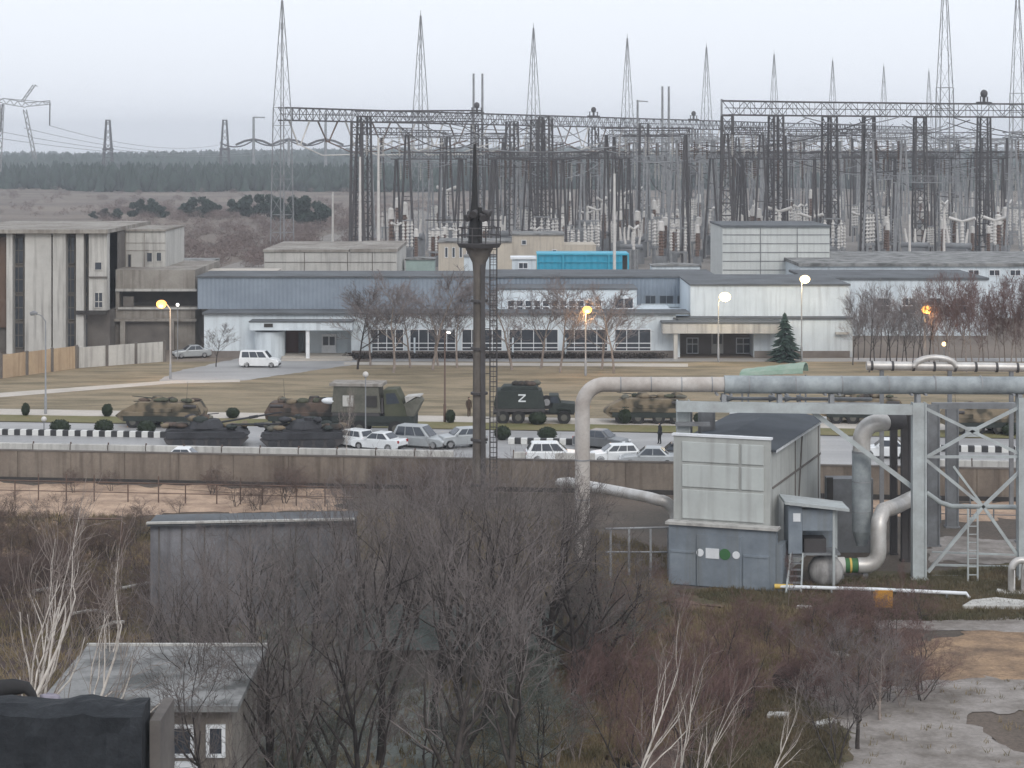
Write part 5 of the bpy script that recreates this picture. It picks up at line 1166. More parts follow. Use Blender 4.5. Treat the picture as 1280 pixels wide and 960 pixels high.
def car(label, loc, rz, L, W, Hh, paint, style):
    t = thing('parked_car', label, 'car', loc, rz, 'parked civilian vehicles'); hb = .92 if style != 'van' else 1.05
    r = .32; hl = L/2; zt = Hh
    if style == 'sedan':
        low = [(-hl, .35), (-hl, .85), (-hl+.15, .98), (-hl*.58, hb+.03), (hl*.42, hb), (hl*.86, .82), (hl, .62), (hl, .3), (hl-.3, .2), (-hl+.25, .22)]; cab = (-hl*.68, hl*.45, -hl*.36, hl*.12)
    elif style == 'hatch':
        low = [(-hl, .35), (-hl, .95), (-hl*.9, hb+.05), (hl*.45, hb), (hl*.88, .82), (hl, .62), (hl, .3), (hl-.3, .2), (-hl+.25, .22)]; cab = (-hl*.97, hl*.5, -hl*.78, hl*.14)
    elif style == 'van':
        low = [(-hl, .35), (-hl, 1.1), (hl*.5, hb+.05), (hl*.9, .9), (hl, .7), (hl, .3), (hl-.3, .2), (-hl+.25, .22)]; cab = (-hl*.99, hl*.56, -hl*.94, hl*.26)
    else:
        low = [(-hl, .45), (-hl, 1.02), (-hl+.1, 1.08), (hl*.42, 1.08), (hl*.9, .98), (hl, .75), (hl, .4), (hl-.3, .32), (-hl+.25, .32)]; cab = (-hl*.95, hl*.48, -hl*.82, hl*.14); r = .37; hb = 1.07
    w = MB(); w.prism(low, -W/2, W/2)
    xa, xb, xc, xd = cab; wb, wt = W*.47, W*.385; zb = hb-.02
    V = [(xa, -wb, zb), (xb, -wb, zb), (xb, wb, zb), (xa, wb, zb), (xc, -wt, zt), (xd, -wt, zt), (xd, wt, zt), (xc, wt, zt)]
    w.add(V, [(0,3,2,1),(4,5,6,7),(0,1,5,4),(1,2,6,5),(2,3,7,6),(3,0,4,7)])
    w.build('body', paint, t, bevel=.07)
    def lerp2(A, B_, C, D_, u, v):
        A, B_, C, D_ = map(Vector, (A, B_, C, D_)); return (A.lerp(B_, u)).lerp(D_.lerp(C, u), v)
    def pane(A, B_, C, D_, u0, u1, v0, v1, off):
        m = MB(); o = Vector(off); m.quad(*[lerp2(A, B_, C, D_, u, v)+o for u, v in ((u0, v0), (u1, v0), (u1, v1), (u0, v1))]); return m
    n = 3 if style in ('hatch', 'van', 'suv') else 2
    for s in (-1, 1):
        A, B_, C, D_ = (V[0], V[1], V[5], V[4]) if s < 0 else (V[3], V[2], V[6], V[7])
        for k in range(n): pane(A, B_, C, D_, .07+.86*k/n+.015, .07+.86*(k+1)/n-.015, .14, .88, (0, s*.035, .01)).build('side_window', M_glass, t)
    pane(V[1], V[2], V[6], V[5], .07, .93, .1, .92, (.035, 0, .02)).build('windscreen', M_glass, t)
    pane(V[0], V[3], V[7], V[4], .1, .9, .2, .88, (-.035, 0, .02)).build('rear_window', M_glass, t)
    wheels(t, (-L*.30, L*.32), W/2, r, .2)
    for s in (-1, 1):
        m = MB(); m.box((hl-.1, s*W*.36-.17, .58), (hl+.012, s*W*.36+.17, .74)); m.build('headlight', M_light, t)
        m = MB(); m.box((-hl-.012, s*W*.4-.12, .72), (-hl+.1, s*W*.4+.12, .92)); m.build('tail_light', M_red, t)
    for s in (-1, 1):
        m = MB(); m.box((xb-.35, s*(W/2+.08)-.07, hb), (xb-.2, s*(W/2+.08)+.07, hb+.14)); m.build('mirror', paint, t)
    m = MB(); m.box((hl-.06, -W*.42, .28), (hl+.02, W*.42, .46)); m.box((-hl-.02, -W*.42, .3), (-hl+.06, W*.42, .5)); m.build('bumper', M_black, t)
    return t
P_white = mat('white_car_paint', (.75, .77, .78), .3, (.62, .64, .65), 1.5, .3, spec=.5)
P_silver = mat('silver_car_paint', (.42, .44, .45), .35, (.33, .35, .36), 1.5, .3, metal=.3, spec=.5)
P_grey = mat('grey_car_paint', (.17, .18, .19), .35, (.12, .125, .13), 1.5, .3, metal=.3, spec=.5)
P_dark = mat('dark_car_paint', (.04, .043, .05), .3, (.03, .03, .035), 1.5, .3, spec=.5)
def at(x, y): return G(x, y)
car('white van parked by the left entrance of the long building', at(325, 459), radians(-4), 4.4, 1.75, 1.85, P_white, 'van')
car('white sedan parked nose left in front of the big army truck', at(474, 562), radians(180-28), 4.4, 1.72, 1.45, P_white, 'sedan')
car('white hatchback half hidden behind the white sedan', at(440, 558), radians(180-40), 3.9, 1.65, 1.45, P_white, 'hatch')
car('silver grey pickup like car right of the white sedan', at(526, 559), radians(-22), 4.6, 1.8, 1.8, P_silver, 'hatch')
car('dull grey estate car just left of the concrete mast', at(577, 559), radians(200), 3.8, 1.7, 1.6, P_silver, 'suv')
car('white estate car close behind the brown wall left of the big pipe', at(692, 578), radians(3), 4.3, 1.72, 1.6, P_white, 'hatch')
car('dark grey saloon parked right of the big vertical pipe', at(752, 560), radians(-25), 4.4, 1.75, 1.5, P_grey, 'sedan')
car('pale sedan roof showing over the wall left of the shed', at(812, 583), radians(174), 4.5, 1.75, 1.5, P_silver, 'sedan')
car('black sedan just left of the shed roof edge', at(853, 577), radians(-5), 4.3, 1.75, 1.5, P_dark, 'sedan')
car('white car roof peeking above the wall at the left', at(224, 584), radians(178), 4.2, 1.7, 1.5, P_white, 'sedan')
car('small white hatch right of the big pipe, nearest the wall', at(768, 578), radians(188), 3.8, 1.65, 1.42, P_white, 'hatch')
car('white car seen between the duct and the dark column', at(1108, 572), radians(172), 4.2, 1.7, 1.5, P_white, 'sedan')
car('grey car parked by the concrete fence beside the bare shrub tree', at(240, 447), radians(200), 4.3, 1.7, 1.45, P_silver, 'sedan')

def btr(label, loc, rz, m, seed, stow=True):
    t = thing('armoured_carrier', label, 'armoured vehicle', loc, rz, 'eight wheeled armoured carriers'); R = random.Random(seed)
    w = MB(); side = [(-3.7, .75), (-3.8, 1.35), (-3.35, 2.15), (1.9, 2.2), (3.2, 1.55), (3.8, 1.05), (3.1, .55), (-3.0, .5)]
    n = len(side); wid = [1.2, 1.4, 1.05, 1.05, 1.1, 1.2, 1.1, 1.1]
    V = [(x, -k, z) for (x, z), k in zip(side, wid)] + [(x, k, z) for (x, z), k in zip(side, wid)]
    w.add(V, [tuple(range(n)), tuple(range(2*n-1, n-1, -1))] + [(i, n+i, n+(i+1) % n, (i+1) % n) for i in range(n)])
    w.prism([(-3.6, 1.05), (-3.5, 1.4), (3.0, 1.4), (3.3, 1.05)], -1.42, 1.42); w.build('hull', m, t, bevel=.04)
    w = MB(); w.tube((.35, 0, 2.18), (.35, 0, 2.62), .62, .42, 12); w.build('turret', m, t); w = MB(); w.tube((.7, .0, 2.45), (2.6, 0, 2.62), .045, .03, 7); w.tube((.7, .15, 2.45), (1.3, .15, 2.5), .06, n=6); w.build('gun_barrel', M_olived, t)
    wheels(t, (-2.55, -1.05, .75, 2.2), 1.4, .56, .38, .5, M_hubm)
    for x in (1.9, 2.35):
        w = MB(); w.tube((x-.25, .4 if x > 2 else -.4, 2.2), (x-.25, .4 if x > 2 else -.4, 2.27), .28, n=12); w.build('hatch', m, t)
    w = MB(); w.box((-3.3, -1.46, 1.42), (-1.5, -1.15, 1.75)); w.box((-1.2, 1.15, 1.42), (.8, 1.45, 1.7)); w.build('side_box', m, t)
    for s in (-1, 1):
        w = MB(); w.tube((-3.3, s*1.2, 1.9), (-2.2, s*1.2, 1.9), .13, n=8); w.build('exhaust', M_steeld, t)
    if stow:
        w = MB(); w.box((-3.45, -1.44, .62), (3.0, -1.40, 1.05)); w.box((-3.45, 1.40, .62), (3.0, 1.44, 1.05)); w.build('skirt_shadow_board', M_olived, t)  # dark boards added along the wheel tops to stand in for shade
        for k in range(10):
            w = MB(); c = (R.uniform(-3.2, 2.2), R.uniform(-.9, .9), 2.25+R.uniform(0, .12)); w.ell(c, (R.uniform(.3, .6), R.uniform(.2, .4), R.uniform(.14, .28)), 9, 6, .12, R); w.build('stowage_roll', R.choice((M_canvas, M_camo, M_camo2, M_olive)), t)
    w = MB(); w.tube((-2.4, .9, 2.2), (-2.5, .9, 4.0), .02, .01, 4); w.build('antenna', M_steeld, t)
    return t
def tank(label, loc, rz, m, seed, aim=0.0, elev=.06):
    t = thing('battle_tank', label, 'tank', loc, rz, 'tracked armoured vehicles'); R = random.Random(seed)
    w = MB(); w.prism([(-3.3, .75), (-3.4, 1.25), (-2.9, 1.42), (2.0, 1.42), (3.35, .95), (2.9, .5), (-2.9, .45)], -1.1, 1.1); w.build('hull', m, t, bevel=.03)
    for s in (-1, 1):
        w = MB(); w.prism([(-3.2, .35), (-3.45, .75), (-3.0, 1.08), (2.9, 1.08), (3.35, .75), (2.7, .12), (2.4, 0), (-2.5, 0)], s*1.12, s*1.68); o = w.build('track', M_steeld, t)
        for k in range(6): h = MB(); h.wheel((-2.35+k*.93, s*1.72, .42), .38, .1, 14); h.build('road_wheel', m, o)
        w = MB(); w.prism([(-3.25, .8), (-3.25, 1.22), (3.0, 1.22), (3.2, .98), (3.0, .75)], s*1.75, s*1.82); w.box((-3.2, min(s*1.12, s*1.8), 1.1), (3.0, max(s*1.12, s*1.8), 1.25)); w.build('side_skirt', m, t)
    w = MB(); V = []
    pr = [(-1.55, -.9), (-1.0, -1.25), (.2, -1.3), (1.15, -.75), (1.4, 0), (1.15, .75), (.2, 1.3), (-1.0, 1.25), (-1.55, .9)]
    ca, sa = cos(aim), sin(aim); rot = lambda x, y: (x*ca-y*sa, x*sa+y*ca)
    w.prism([rot(*p) for p in pr], 1.43, 2.1, 'z', top=[rot(x*.72-.1, y*.72) for x, y in pr]); o = w.build('turret', m, t, bevel=.05)
    w = MB(); g0_, g1_ = rot(1.1, 0), rot(6.0, 0); z1_ = 1.82+elev*4.9; f = lambda k: (g0_[0]+(g1_[0]-g0_[0])*k, g0_[1]+(g1_[1]-g0_[1])*k, 1.82+(z1_-1.82)*k)
    w.tube(f(0), f(1), .085, .065, 8); w.tube(f(.45), f(.6), .12, n=8); w.build('gun_barrel', m, o)
    w = MB(); cx, cy = rot(-.3, .5); w.tube((cx, cy, 2.1), (cx, cy, 2.35), .34, n=12); w.tube((cx+.3, cy, 2.42), (cx+1.2, cy, 2.5), .04, n=5); w.build('cupola', m, o)
    for k in range(18):
        w = MB(); a = R.uniform(-3.4, 3.2); c = (a, R.uniform(-1.2, 1.2), 1.5+R.uniform(0, .2)) if abs(a) > 1.4 else (a, R.uniform(-.9, .9), 2.1+R.uniform(0, .12))
        w.ell(c, (R.uniform(.3, .7), R.uniform(.2, .5), R.uniform(.15, .3)), 9, 6, .15, R); w.build('stowage_roll', R.choice((M_canvas, M_tank, M_camo, M_olived, M_camo2)), t)
    return t
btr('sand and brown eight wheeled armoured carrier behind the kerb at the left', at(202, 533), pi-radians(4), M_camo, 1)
tank('dark tank with its long gun pointing right in front of the left carrier', at(260, 556), radians(5), M_tank, 2, radians(6), .14)
tank('darkest tank left of the white cars', at(378, 557), pi+radians(4), M_tank, 3, radians(20), .05)
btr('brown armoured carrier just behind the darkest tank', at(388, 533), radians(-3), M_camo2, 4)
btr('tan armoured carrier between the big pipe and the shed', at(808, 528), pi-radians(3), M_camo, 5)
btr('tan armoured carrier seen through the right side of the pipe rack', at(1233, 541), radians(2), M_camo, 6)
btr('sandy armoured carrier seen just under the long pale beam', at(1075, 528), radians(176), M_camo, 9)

# big truck with box body
t = thing('command_truck', 'large grey green army truck with a high box body and sloping cab', 'army truck', at(470, 543), radians(-6))
w = MB(); w.box((-3.4, -1.1, .85), (3.4, 1.1, 1.15)); w.box((-3.5, -1.2, 1.151), (3.4, 1.2, 1.7)); w.build('chassis', M_olived, t)
w = MB(); w.prism([(-3.6, 1.95), (-3.4, 4.15), (.4, 4.15), (.6, 1.95)], -1.2, 1.2); w.build('box_body', M_canvas, t, bevel=.04)
w = MB(); w.prism([(-3.75, 4.153), (-3.75, 4.42), (.75, 4.42), (.75, 4.153)], -1.32, 1.32); w.build('box_roof', M_conc2, t, bevel=.04)
w = MB(); w.box((-3.5, -1.25, 1.703), (.5, 1.25, 1.94)); w.build('deck', M_steeld, t)
for x in (-2.6, -.6): w = MB(); w.box((x, -1.35, 2.5), (x+.9, -1.203, 3.4)); w.build('window', M_conc if x < -1 else M_void, t)
w = MB(); w.prism([(.95, 1.2), (.8, 3.9), (1.9, 3.95), (2.6, 2.5), (2.9, 1.1)], -1.15, 1.15); w.build('cab', M_olive, t, bevel=.05)
w = MB(); w.prism([(2.62, 1.6), (2.5, 2.7), (3.7, 3.3), (4.0, 2.9), (3.3, 1.5)], -.95, .95); w.build('sloping_nose', M_canvas, t, bevel=.04)
w = MB(); w.prism([(2.7, 2.82), (3.55, 3.35), (3.9, 3.32), (3.85, 3.42), (2.6, 3.3)], -1.0, 1.0); w.build('nose_cover', M_conc, t)
for s in (-1, 1): w = MB(); w.prism([(1.1, 2.7), (1.05, 3.6), (1.8, 3.65), (2.2, 2.8)], s*1.16, s*1.18); w.build('side_window', M_glass, t)
wheels(t, (-2.6, -1.2, 1.9), 1.3, .66, .42, .5, M_hubm)
w = MB(); w.ell((-3.75, -.9, 2.9), (.75, .35, .28), 12, 8); w.build('white_tank', M_whitep, t)
w = MB(); w.tube((.7, -1.0, 1.9), (.7, -1.0, 3.2), .12, n=8); w.build('exhaust', M_steeld, t)

# army truck with the white Z
t = thing('army_truck', 'dark green six wheeled army truck marked with a white Z', 'army truck', at(668, 528), radians(-1))
w = MB(); w.box((-3.6, -.5, .75), (3.5, .5, 1.05)); w.box((-3.55, -1.2, 1.06), (.95, 1.2, 1.35)); w.box((-3.2, -1.25, .7), (-3.0, 1.25, 1.05)); w.build('chassis', M_steeld, t)
w = MB(); w.prism([(-3.45, 1.353), (-3.55, 1.75), (-3.3, 2.95), (.6, 2.95), (.95, 1.75), (.85, 1.353)], -1.22, 1.22); w.build('body', M_olived, t, bevel=.04)
w = MB(); R = random.Random(4); w.prism([(-3.0, 2.953), (-2.7, 3.3), (.2, 3.3), (.4, 2.953)], -1.0, 1.0); w.build('roof', M_olived, t, bevel=.05)
for k in range(5): w = MB(); w.ell((-1.6+k*.45, R.uniform(-.5, .5), 3.45), (.4, .4, .25), 9, 6, .12, R); w.build('stowage_roll', R.choice((M_olive, M_camo2, M_canvas)), t)
w = MB(); w.prism([(1.25, 1.2), (1.3, 2.5), (2.1, 2.5), (2.35, 1.85), (3.55, 1.75), (3.65, 1.15), (3.5, .95), (1.3, .95)], -1.05, 1.05); w.build('cab', M_olived, t, bevel=.05)
w = MB(); w.quad((2.13, -.9, 2.42), (2.13, .9, 2.42), (2.36, .9, 1.92), (2.36, -.9, 1.92)); w.build('windscreen', M_glass, t)
for s in (-1, 1): w = MB(); w.prism([(1.4, 1.85), (1.4, 2.4), (2.0, 2.4), (2.2, 1.85)], s*1.055, s*1.07); w.build('side_window', M_glass, t)
w = MB(); w.wheel((1.08, -.9, 1.9), .6, .3, 18); o = w.build('spare_wheel', M_tyre, t); w = MB(); w.wheel((1.08, -1.06, 1.9), .3, .05, 12); w.build('rim', M_hub, o)
w = MB(); ya = -1.226
for p in ([(-.95-.45, 2.62), (-.3-.45, 2.62), (-.3-.45, 2.5), (-.95-.45, 2.5)], [(-.95-.45, 1.95), (-.3-.45, 1.95), (-.3-.45, 2.07), (-.95-.45, 2.07)], [(-.47-.45, 2.5), (-.3-.45, 2.5), (-.78-.45, 2.07), (-.95-.45, 2.07)]): w.prism([(x, z) for x, z in p], ya-.012, ya)
w.build('letter_z', M_whitep, t)
wheels(t, (-2.75, -1.4, 2.6), 1.22, .58, .38, .5, M_hubm)
for s in (-1, 1): w = MB(); w.prism([(2.0, 1.15), (2.1, 1.42), (3.1, 1.42), (3.3, 1.1), (3.1, 1.3), (2.2, 1.3)], s*.98, s*1.28); w.build('mudguard', M_olived, t)

# ------------------------------------------------------------------ people
def person(label, loc, rz, coat, trousers, seed):
    t = thing('person', label, 'person', loc, rz)
    def skin(nm, verts, edges, rad, m):
        me = bpy.data.meshes.new(nm); me.from_pydata(verts, edges, []); o = finish(nm, me, m, t)
        md = o.modifiers.new('skin', 'SKIN')
        for i, r_ in enumerate(rad): me.skin_vertices[0].data[i].radius = (r_[0], r_[1]) if isinstance(r_, tuple) else (r_, r_)
        me.skin_vertices[0].data[0].use_root = True; sb = o.modifiers.new('sub', 'SUBSURF'); sb.levels = 1; sb.render_levels = 2
        return o
    def emp(nm, verts, edges, rad, m):
        me = bpy.data.meshes.new(nm); me.from_pydata(verts, edges, []); 
        bpy_o = bpy.data.objects.new(nm, me); COL.objects.link(bpy_o); bpy_o.parent = t; me.materials.append(m)
        bpy_o.modifiers.new('skin', 'SKIN'); return bpy_o
    V = [(0, 0, .95), (0, 0, 1.15), (0, 0, 1.38), (0, 0, 1.52), (.01, 0, 1.66), (.0, 0, 1.76),
         (-.02, .10, .9), (.03, .11, .5), (-.03, .12, .09), (.12, .12, .04), (.02, -.10, .9), (.08, -.11, .5), (.06, -.12, .09), (.2, -.12, .04),
         (0, .2, 1.42), (-.02, .27, 1.14), (.08, .25, .9), (.12, .25, .82), (0, -.2, 1.42), (-.02, -.27, 1.14), (.08, -.25, .9), (.12, -.25, .82)]
    E = [(0, 1), (1, 2), (2, 3), (3, 4), (4, 5), (0, 6), (6, 7), (7, 8), (8, 9), (0, 10), (10, 11), (11, 12), (12, 13), (2, 14), (14, 15), (15, 16), (16, 17), (2, 18), (18, 19), (19, 20), (20, 21)]
    Rr = [.15, .15, .16, .06, .1, .07, .1, .075, .055, .04, .1, .075, .055, .04, .075, .055, .042, .035, .075, .055, .042, .035]
    o = emp('body', V, E, Rr, coat)
    me = o.data
    if not me.skin_vertices: 
        import bmesh
        bm = bmesh.new(); bm.from_mesh(me); bm.verts.layers.skin.verify(); bm.to_mesh(me); bm.free()
    for i, r_ in enumerate(Rr): me.skin_vertices[0].data[i].radius = (r_, r_)
    me.skin_vertices[0].data[0].use_root = True
    sb = o.modifiers.new('sub', 'SUBSURF'); sb.levels = 1; sb.render_levels = 2
    h = MB(); h.ell((.015, 0, 1.66), (.095, .08, .11), 12, 9); h.ell((.115, 0, 1.655), (.018, .014, .022), 6, 5); h.build('head', mat('skin', (.42, .28, .21), .7), t)
    h = MB(); h.ell((-.01, 0, 1.715), (.11, .095, .075), 12, 8); h.build('cap', coat, t)
    w = MB(); w.tube((0, 0, .78), (0, 0, 1.02), .2, .19, 12); w.build('jacket_hem', coat, t)
    return t
M_coat = mat('dark_coat', (.03, .032, .036), .9); M_coat2 = mat('brown_coat', (.085, .06, .045), .9)
person('person in dark clothing standing on the parking lot left of the shed', at(825, 555), radians(200), M_coat, M_coat, 1)
person('person in brown clothing standing on the lawn left of the concrete mast', at(586, 521), radians(-60), M_coat2, M_coat, 2)

# ------------------------------------------------------------------ clipped bushes
cl = []
for k in range(3):
    R = random.Random(k); m = MB(); m.ell((0, 0, .62), (.78, .78, .6), 16, 10, .05, R); o = m.build('core', M_thuja, None); 
    v, f = leafcloud(50+k, [(0, 0, .64, .86, .86, .66)], 1400, .085, .5); me = raw_mesh('leaves', v, f); me.materials.append(M_thuja); cl.append((o.data, me)); bpy.data.objects.remove(o)
bushes = [(32, 520, 11, 17), (75, 542, 27, 18), (130, 542, 25, 18), (134, 521, 14, 17), (183, 543, 25, 18), (291, 523, 18, 14), (344, 526, 18, 17), (563, 529, 13, 18), (628, 550, 22, 18), (672, 531, 24, 17), (684, 551, 25, 18), (781, 530, 20, 22), (1206, 533, 20, 15), (1262, 545, 20, 16), (876, 531, 20, 16), (1108, 534, 20, 16), (905, 552, 22, 18)]
bl_ = ('small tall bush at the far left edge', 'wide bush by the kerb near the left globe lamp', 'wide bush in the middle of the left kerb', 'small bush touching the nose of the left carrier', 'wide bush in front of the left carrier wheels', 'small round bush above the tank gun', 'round bush left of the brown carrier', 'narrow bush at the foot of the slim lamp', 'round bush just right of the concrete mast', 'round bush in front of the Z truck', 'wide bush nearer the camera than the Z truck', 'round bush in front of the tan carrier nose', 'bush left of the carrier seen through the rack', 'bush at the right edge behind the rack', 'bush hidden behind the shed columns', 'bush behind the duct', 'bush behind the shed roof')
for (x_, y_, ww, hh), lab in zip(bushes, bl_):
    p = G(x_, y_); s = F/p[1]; t = thing('clipped_bush', 'dark clipped %s' % lab.replace('dark ', ''), 'bush', p, x_*.7, 'round clipped bushes along the parking lot')
    t.scale = (ww/s/1.72, ww/s/1.72, hh/s/1.3)
    for nm, me in (('stems', cl[x_ % 3][0]), ('foliage', cl[x_ % 3][1])): o = bpy.data.objects.new(nm, me); COL.objects.link(o); o.parent = t

# hedge under the windows
v, f = leafcloud(70, [(X(x_, 229.6), 229.6, .35, 1.1, .5, .42) for x_ in range(438, 828, 9)], 9000, .12, .5)
o = finish('low_hedge', raw_mesh('low_hedge', v, f), mat('dark_hedge', (.055, .042, .038), .95, (.03, .028, .024), 1, .5), None); tag(o, 'long low dark hedge under the window row', 'hedge')

# spruce
t = thing('spruce', 'dark green conical spruce beside the tallest street lamp', 'spruce tree', G(981, 452)); dd_ = D(452); hh_ = 62*dd_/F; R = random.Random(6)
w = MB(); w.tube((0, 0, 0), (0, 0, hh_), .16, .02, 8); w.build('trunk', M_barkd, t)
V = []; Fc = []; lv = 20
for j in range(lv):
    f_ = j/lv; z = .35+(hh_-.4)*f_; rad = (1-f_)**.85*2.25*R.uniform(.85, 1.1)+.1
    for k in range(15):
        a = R.uniform(0, 2*pi); r_ = rad*R.uniform(.75, 1.12); d_ = Vector((cos(a), sin(a), 0)); s_ = Vector((-sin(a), cos(a), 0))*(.17+.28*(1-f_))
        p0 = Vector((0, 0, z+.25)); p1 = d_*r_*.55+Vector((0, 0, z+.05)); p2 = d_*r_+Vector((0, 0, z-.12-.15*(1-f_)))
        o_ = len(V); V += [p0, p1-s_-Vector((0, 0, .14)), p2, p1+s_-Vector((0, 0, .14)), p1+Vector((0, 0, .06))]; Fc += [(o_, o_+1, o_+4), (o_, o_+4, o_+3), (o_+1, o_+2, o_+4), (o_+4, o_+2, o_+3)]
w = MB(); w.add(V, Fc); w.build('foliage', M_spruce, t)

# ------------------------------------------------------------------ bare trees
tall = [tree_meshes('tall%d' % k, grow(100+k, 11.5, .24, n1=12+k % 3, n2=7, n3=5, spread=.85, up=.55, start=.16, l1=.52, wig=.15, n4=1, tw=.0085, kr=(.5, .75))) for k in range(4)]
broad = [tree_meshes('broad%d' % k, grow(200+k, 10.0, .34, kr=(.5, .75), n1=13, n2=8, n3=6, spread=1.0, up=.45, start=.12, l1=.6, wig=.15, n4=2, tw=.010)) for k in range(2)]
multi = [tree_meshes('multi%d' % k, grow(300+k, 7.5, .09, stems=3, n1=9, n2=7, n3=6, spread=.8, up=.6, start=.1, l1=.42, wig=.14, n4=1, tw=.007)) for k in range(3)]
birch = [tree_meshes('birch%d' % k, grow(400+k, 12.0, .19, n1=8, n2=5, n3=3, spread=.7, up=.8, start=.25, l1=.42, wig=.16, tw=.010, kr=(.55, .8))) for k in range(2)]
small = [tree_meshes('small%d' % k, grow(500+k, 8.0, .13, n1=12, n2=7, n3=5, spread=.85, up=.5, start=.2, l1=.45, wig=.14, n4=2, tw=.016)) for k in range(3)]

NAT = {}
def placed(name, meshes, x, d, ytop, natural, label, group, mats, rz, widen=1.0, cat='tree'):
    key = meshes[1].name
    if key not in NAT:
        a = np.empty(len(meshes[1].vertices)*3, np.float32); meshes[1].vertices.foreach_get('co', a); NAT[key] = float(np.percentile(a[2::3], 99.0))
    h = H - (ytop-HY)*d/F; s = h/NAT[key]
    return bare_tree(name, meshes, label, (X(x, d), d, 0), rz, (s*widen, s*widen, s), group, mats, cat)
MT = (M_barkg, M_twig); MD = (M_barkd, M_twigd)
fg = [(205, 92, 700), (232, 84, 680), (262, 97, 652), (285, 80, 668), (312, 90, 640), (338, 76, 660), (360, 96, 628), (385, 85, 640), (408, 72, 655), (430, 99, 600), (452, 88, 598), (475, 78, 612), (497, 103, 572), (520, 92, 580), (543, 82, 592), (566, 98, 566), (590, 74, 600), (612, 90, 572), (636, 104, 562), (655, 82, 585), (340, 70, 700), (560, 70, 640), (450, 69, 690), (640, 72, 660), (270, 71, 735), (465, 94, 590), (508, 96, 575), (535, 100, 570), (582, 102, 568), (605, 82, 585), (625, 95, 575), (490, 84, 605), (575, 88, 585), (380, 69, 690), (662, 98, 590), (212, 80, 690), (246, 88, 672), (298, 78, 690), (322, 85, 665), (226, 96, 700)]
for i, (x, d, yt) in enumerate(sorted(fg)):
    placed('bare_tree', tall[i % 4], x, d, yt, 11.0, '%s bare upright tree from the left in the big foreground grove' % ORD[i], 'bare grove trees in the foreground', MT if i % 3 else MD, i*2.1, 1.0)
for i, (x, d, yt, lab) in enumerate(((678, 88, 588, 'bare spreading tree at the right part of the grove, first of the dark ones'), (722, 84, 610, 'dark bare tree with forked limbs at the right end of the grove'), (760, 90, 640, 'low dark bare tree at the right edge of the grove left of the shed'), (700, 100, 575, 'tall bare tree below the big vertical pipe'), (790, 96, 690, 'smallest dark bare tree beside the shed doors'))):
    placed('bare_tree', broad[i % 2], x, d, yt, 9.6, lab, 'dark spreading trees', MD, i*1.7, .9)
# leaning tree limbs at the lower left
placed('bare_tree', broad[1], 262, 62, 770, 9.4, 'dark bare tree with long limbs in front of the window at the lower left', 'dark spreading trees', MD, 2.2, .75)
# pale birches left
MB_ = (M_birch, M_birchd); sp_b = birch
for i, (x, d, yt, lab) in enumerate(((78, 63, 655, 'slender white birch leaning right at the lower left'), (2, 66, 610, 'pale birch at the left edge with spreading stems'), (-28, 62, 590, 'pale birch partly cut by the left edge'), (30, 70, 640, 'thin pale birch just right of the left edge'), (112, 72, 690, 'short pale birch right of the leaning one'))):
    t = placed('birch', birch[i % 2], x, d, yt, 12.0, lab, 'pale birches at the lower left', (M_birch, M_birchd), i*1.4+.4, .8)
    t.rotation_euler = (0, radians((7, 9, 12, 6, 4)[i]), 0)
# reddish shrubs, lower right
pr_ = [(742, 92, 760), (770, 84, 778), (800, 95, 745), (826, 82, 770), (850, 96, 738), (872, 86, 758), (905, 93, 742), (932, 84, 772), (955, 97, 752), (985, 92, 770), (1010, 99, 765), (720, 78, 810), (788, 75, 800), (862, 76, 800), (815, 72, 835), (905, 75, 845), (1040, 96, 778)]
mr = multi
for i, (x, d, yt) in enumerate(sorted(pr_)):
    placed('red_twig_shrub', mr[i % 3], x, d, yt, 7.3, '%s reddish bare shrub from the left in the thicket below the shed' % ORD[i], 'reddish shrubs below the shed', (M_birchd if i % 5 == 0 else M_barkg, M_twigr), i*1.9, 1.1, 'shrub')
for i, (x, d, yt, ln, lab) in enumerate(((770, 66, 735, 14, 'pale leaning birch stem in the right foreground, leftmost'), (826, 68, 790, 10, 'pale leaning birch stem in the middle of the red thicket'), (945, 70, 830, 16, 'crooked pale stem leaning over the olive grass'), (800, 64, 800, 24, 'low pale birch stem leaning far right at the bottom edge'))):
    t = placed('birch', sp_b[i % 2], x, d, yt, 12.0, lab, 'pale stems in the right foreground', MB_, i+.3, .6); t.rotation_euler = (0, radians(ln), 0)
for i, (x, d, yt, lab) in enumerate(((1072, 80, 775, 'bushy grey bare tree over the concrete path'), (1100, 84, 790, 'grey bare tree just right of the bushy one over the path'), (1045, 78, 830, 'low grey bare shrub left of the concrete path'), (1128, 86, 800, 'short dense bare tree at the corner of the ochre soil'), (1060, 88, 770, 'farther grey bare tree behind the bushy one'), (1020, 90, 780, 'thin bare tree behind the old tyre'))):
    placed('bare_tree', tall[i % 4] if i < 2 else multi[i % 3], x, d, yt, 11.0 if i < 2 else 7.3, lab, 'grey trees by the path', (M_birchd if i % 2 else M_barkg, M_twig), i*2.4, 1.3)
placed('bare_tree', small[0], 1128, 106, 700, 8, 'tiny thin bare sapling at the foot of the rack column', None, (M_birchd, M_twigr), 1, .5)
placed('bare_tree', small[1], 985, 104, 690, 8, 'thin bare sapling in front of the stair booth', None, (M_birchd, M_twigr), 1, .5)
placed('bare_tree', small[2], 432, 150, 488, 8, 'slender pale forked tree in front of the army truck', None, (M_birch, M_birchd), .5, .35)
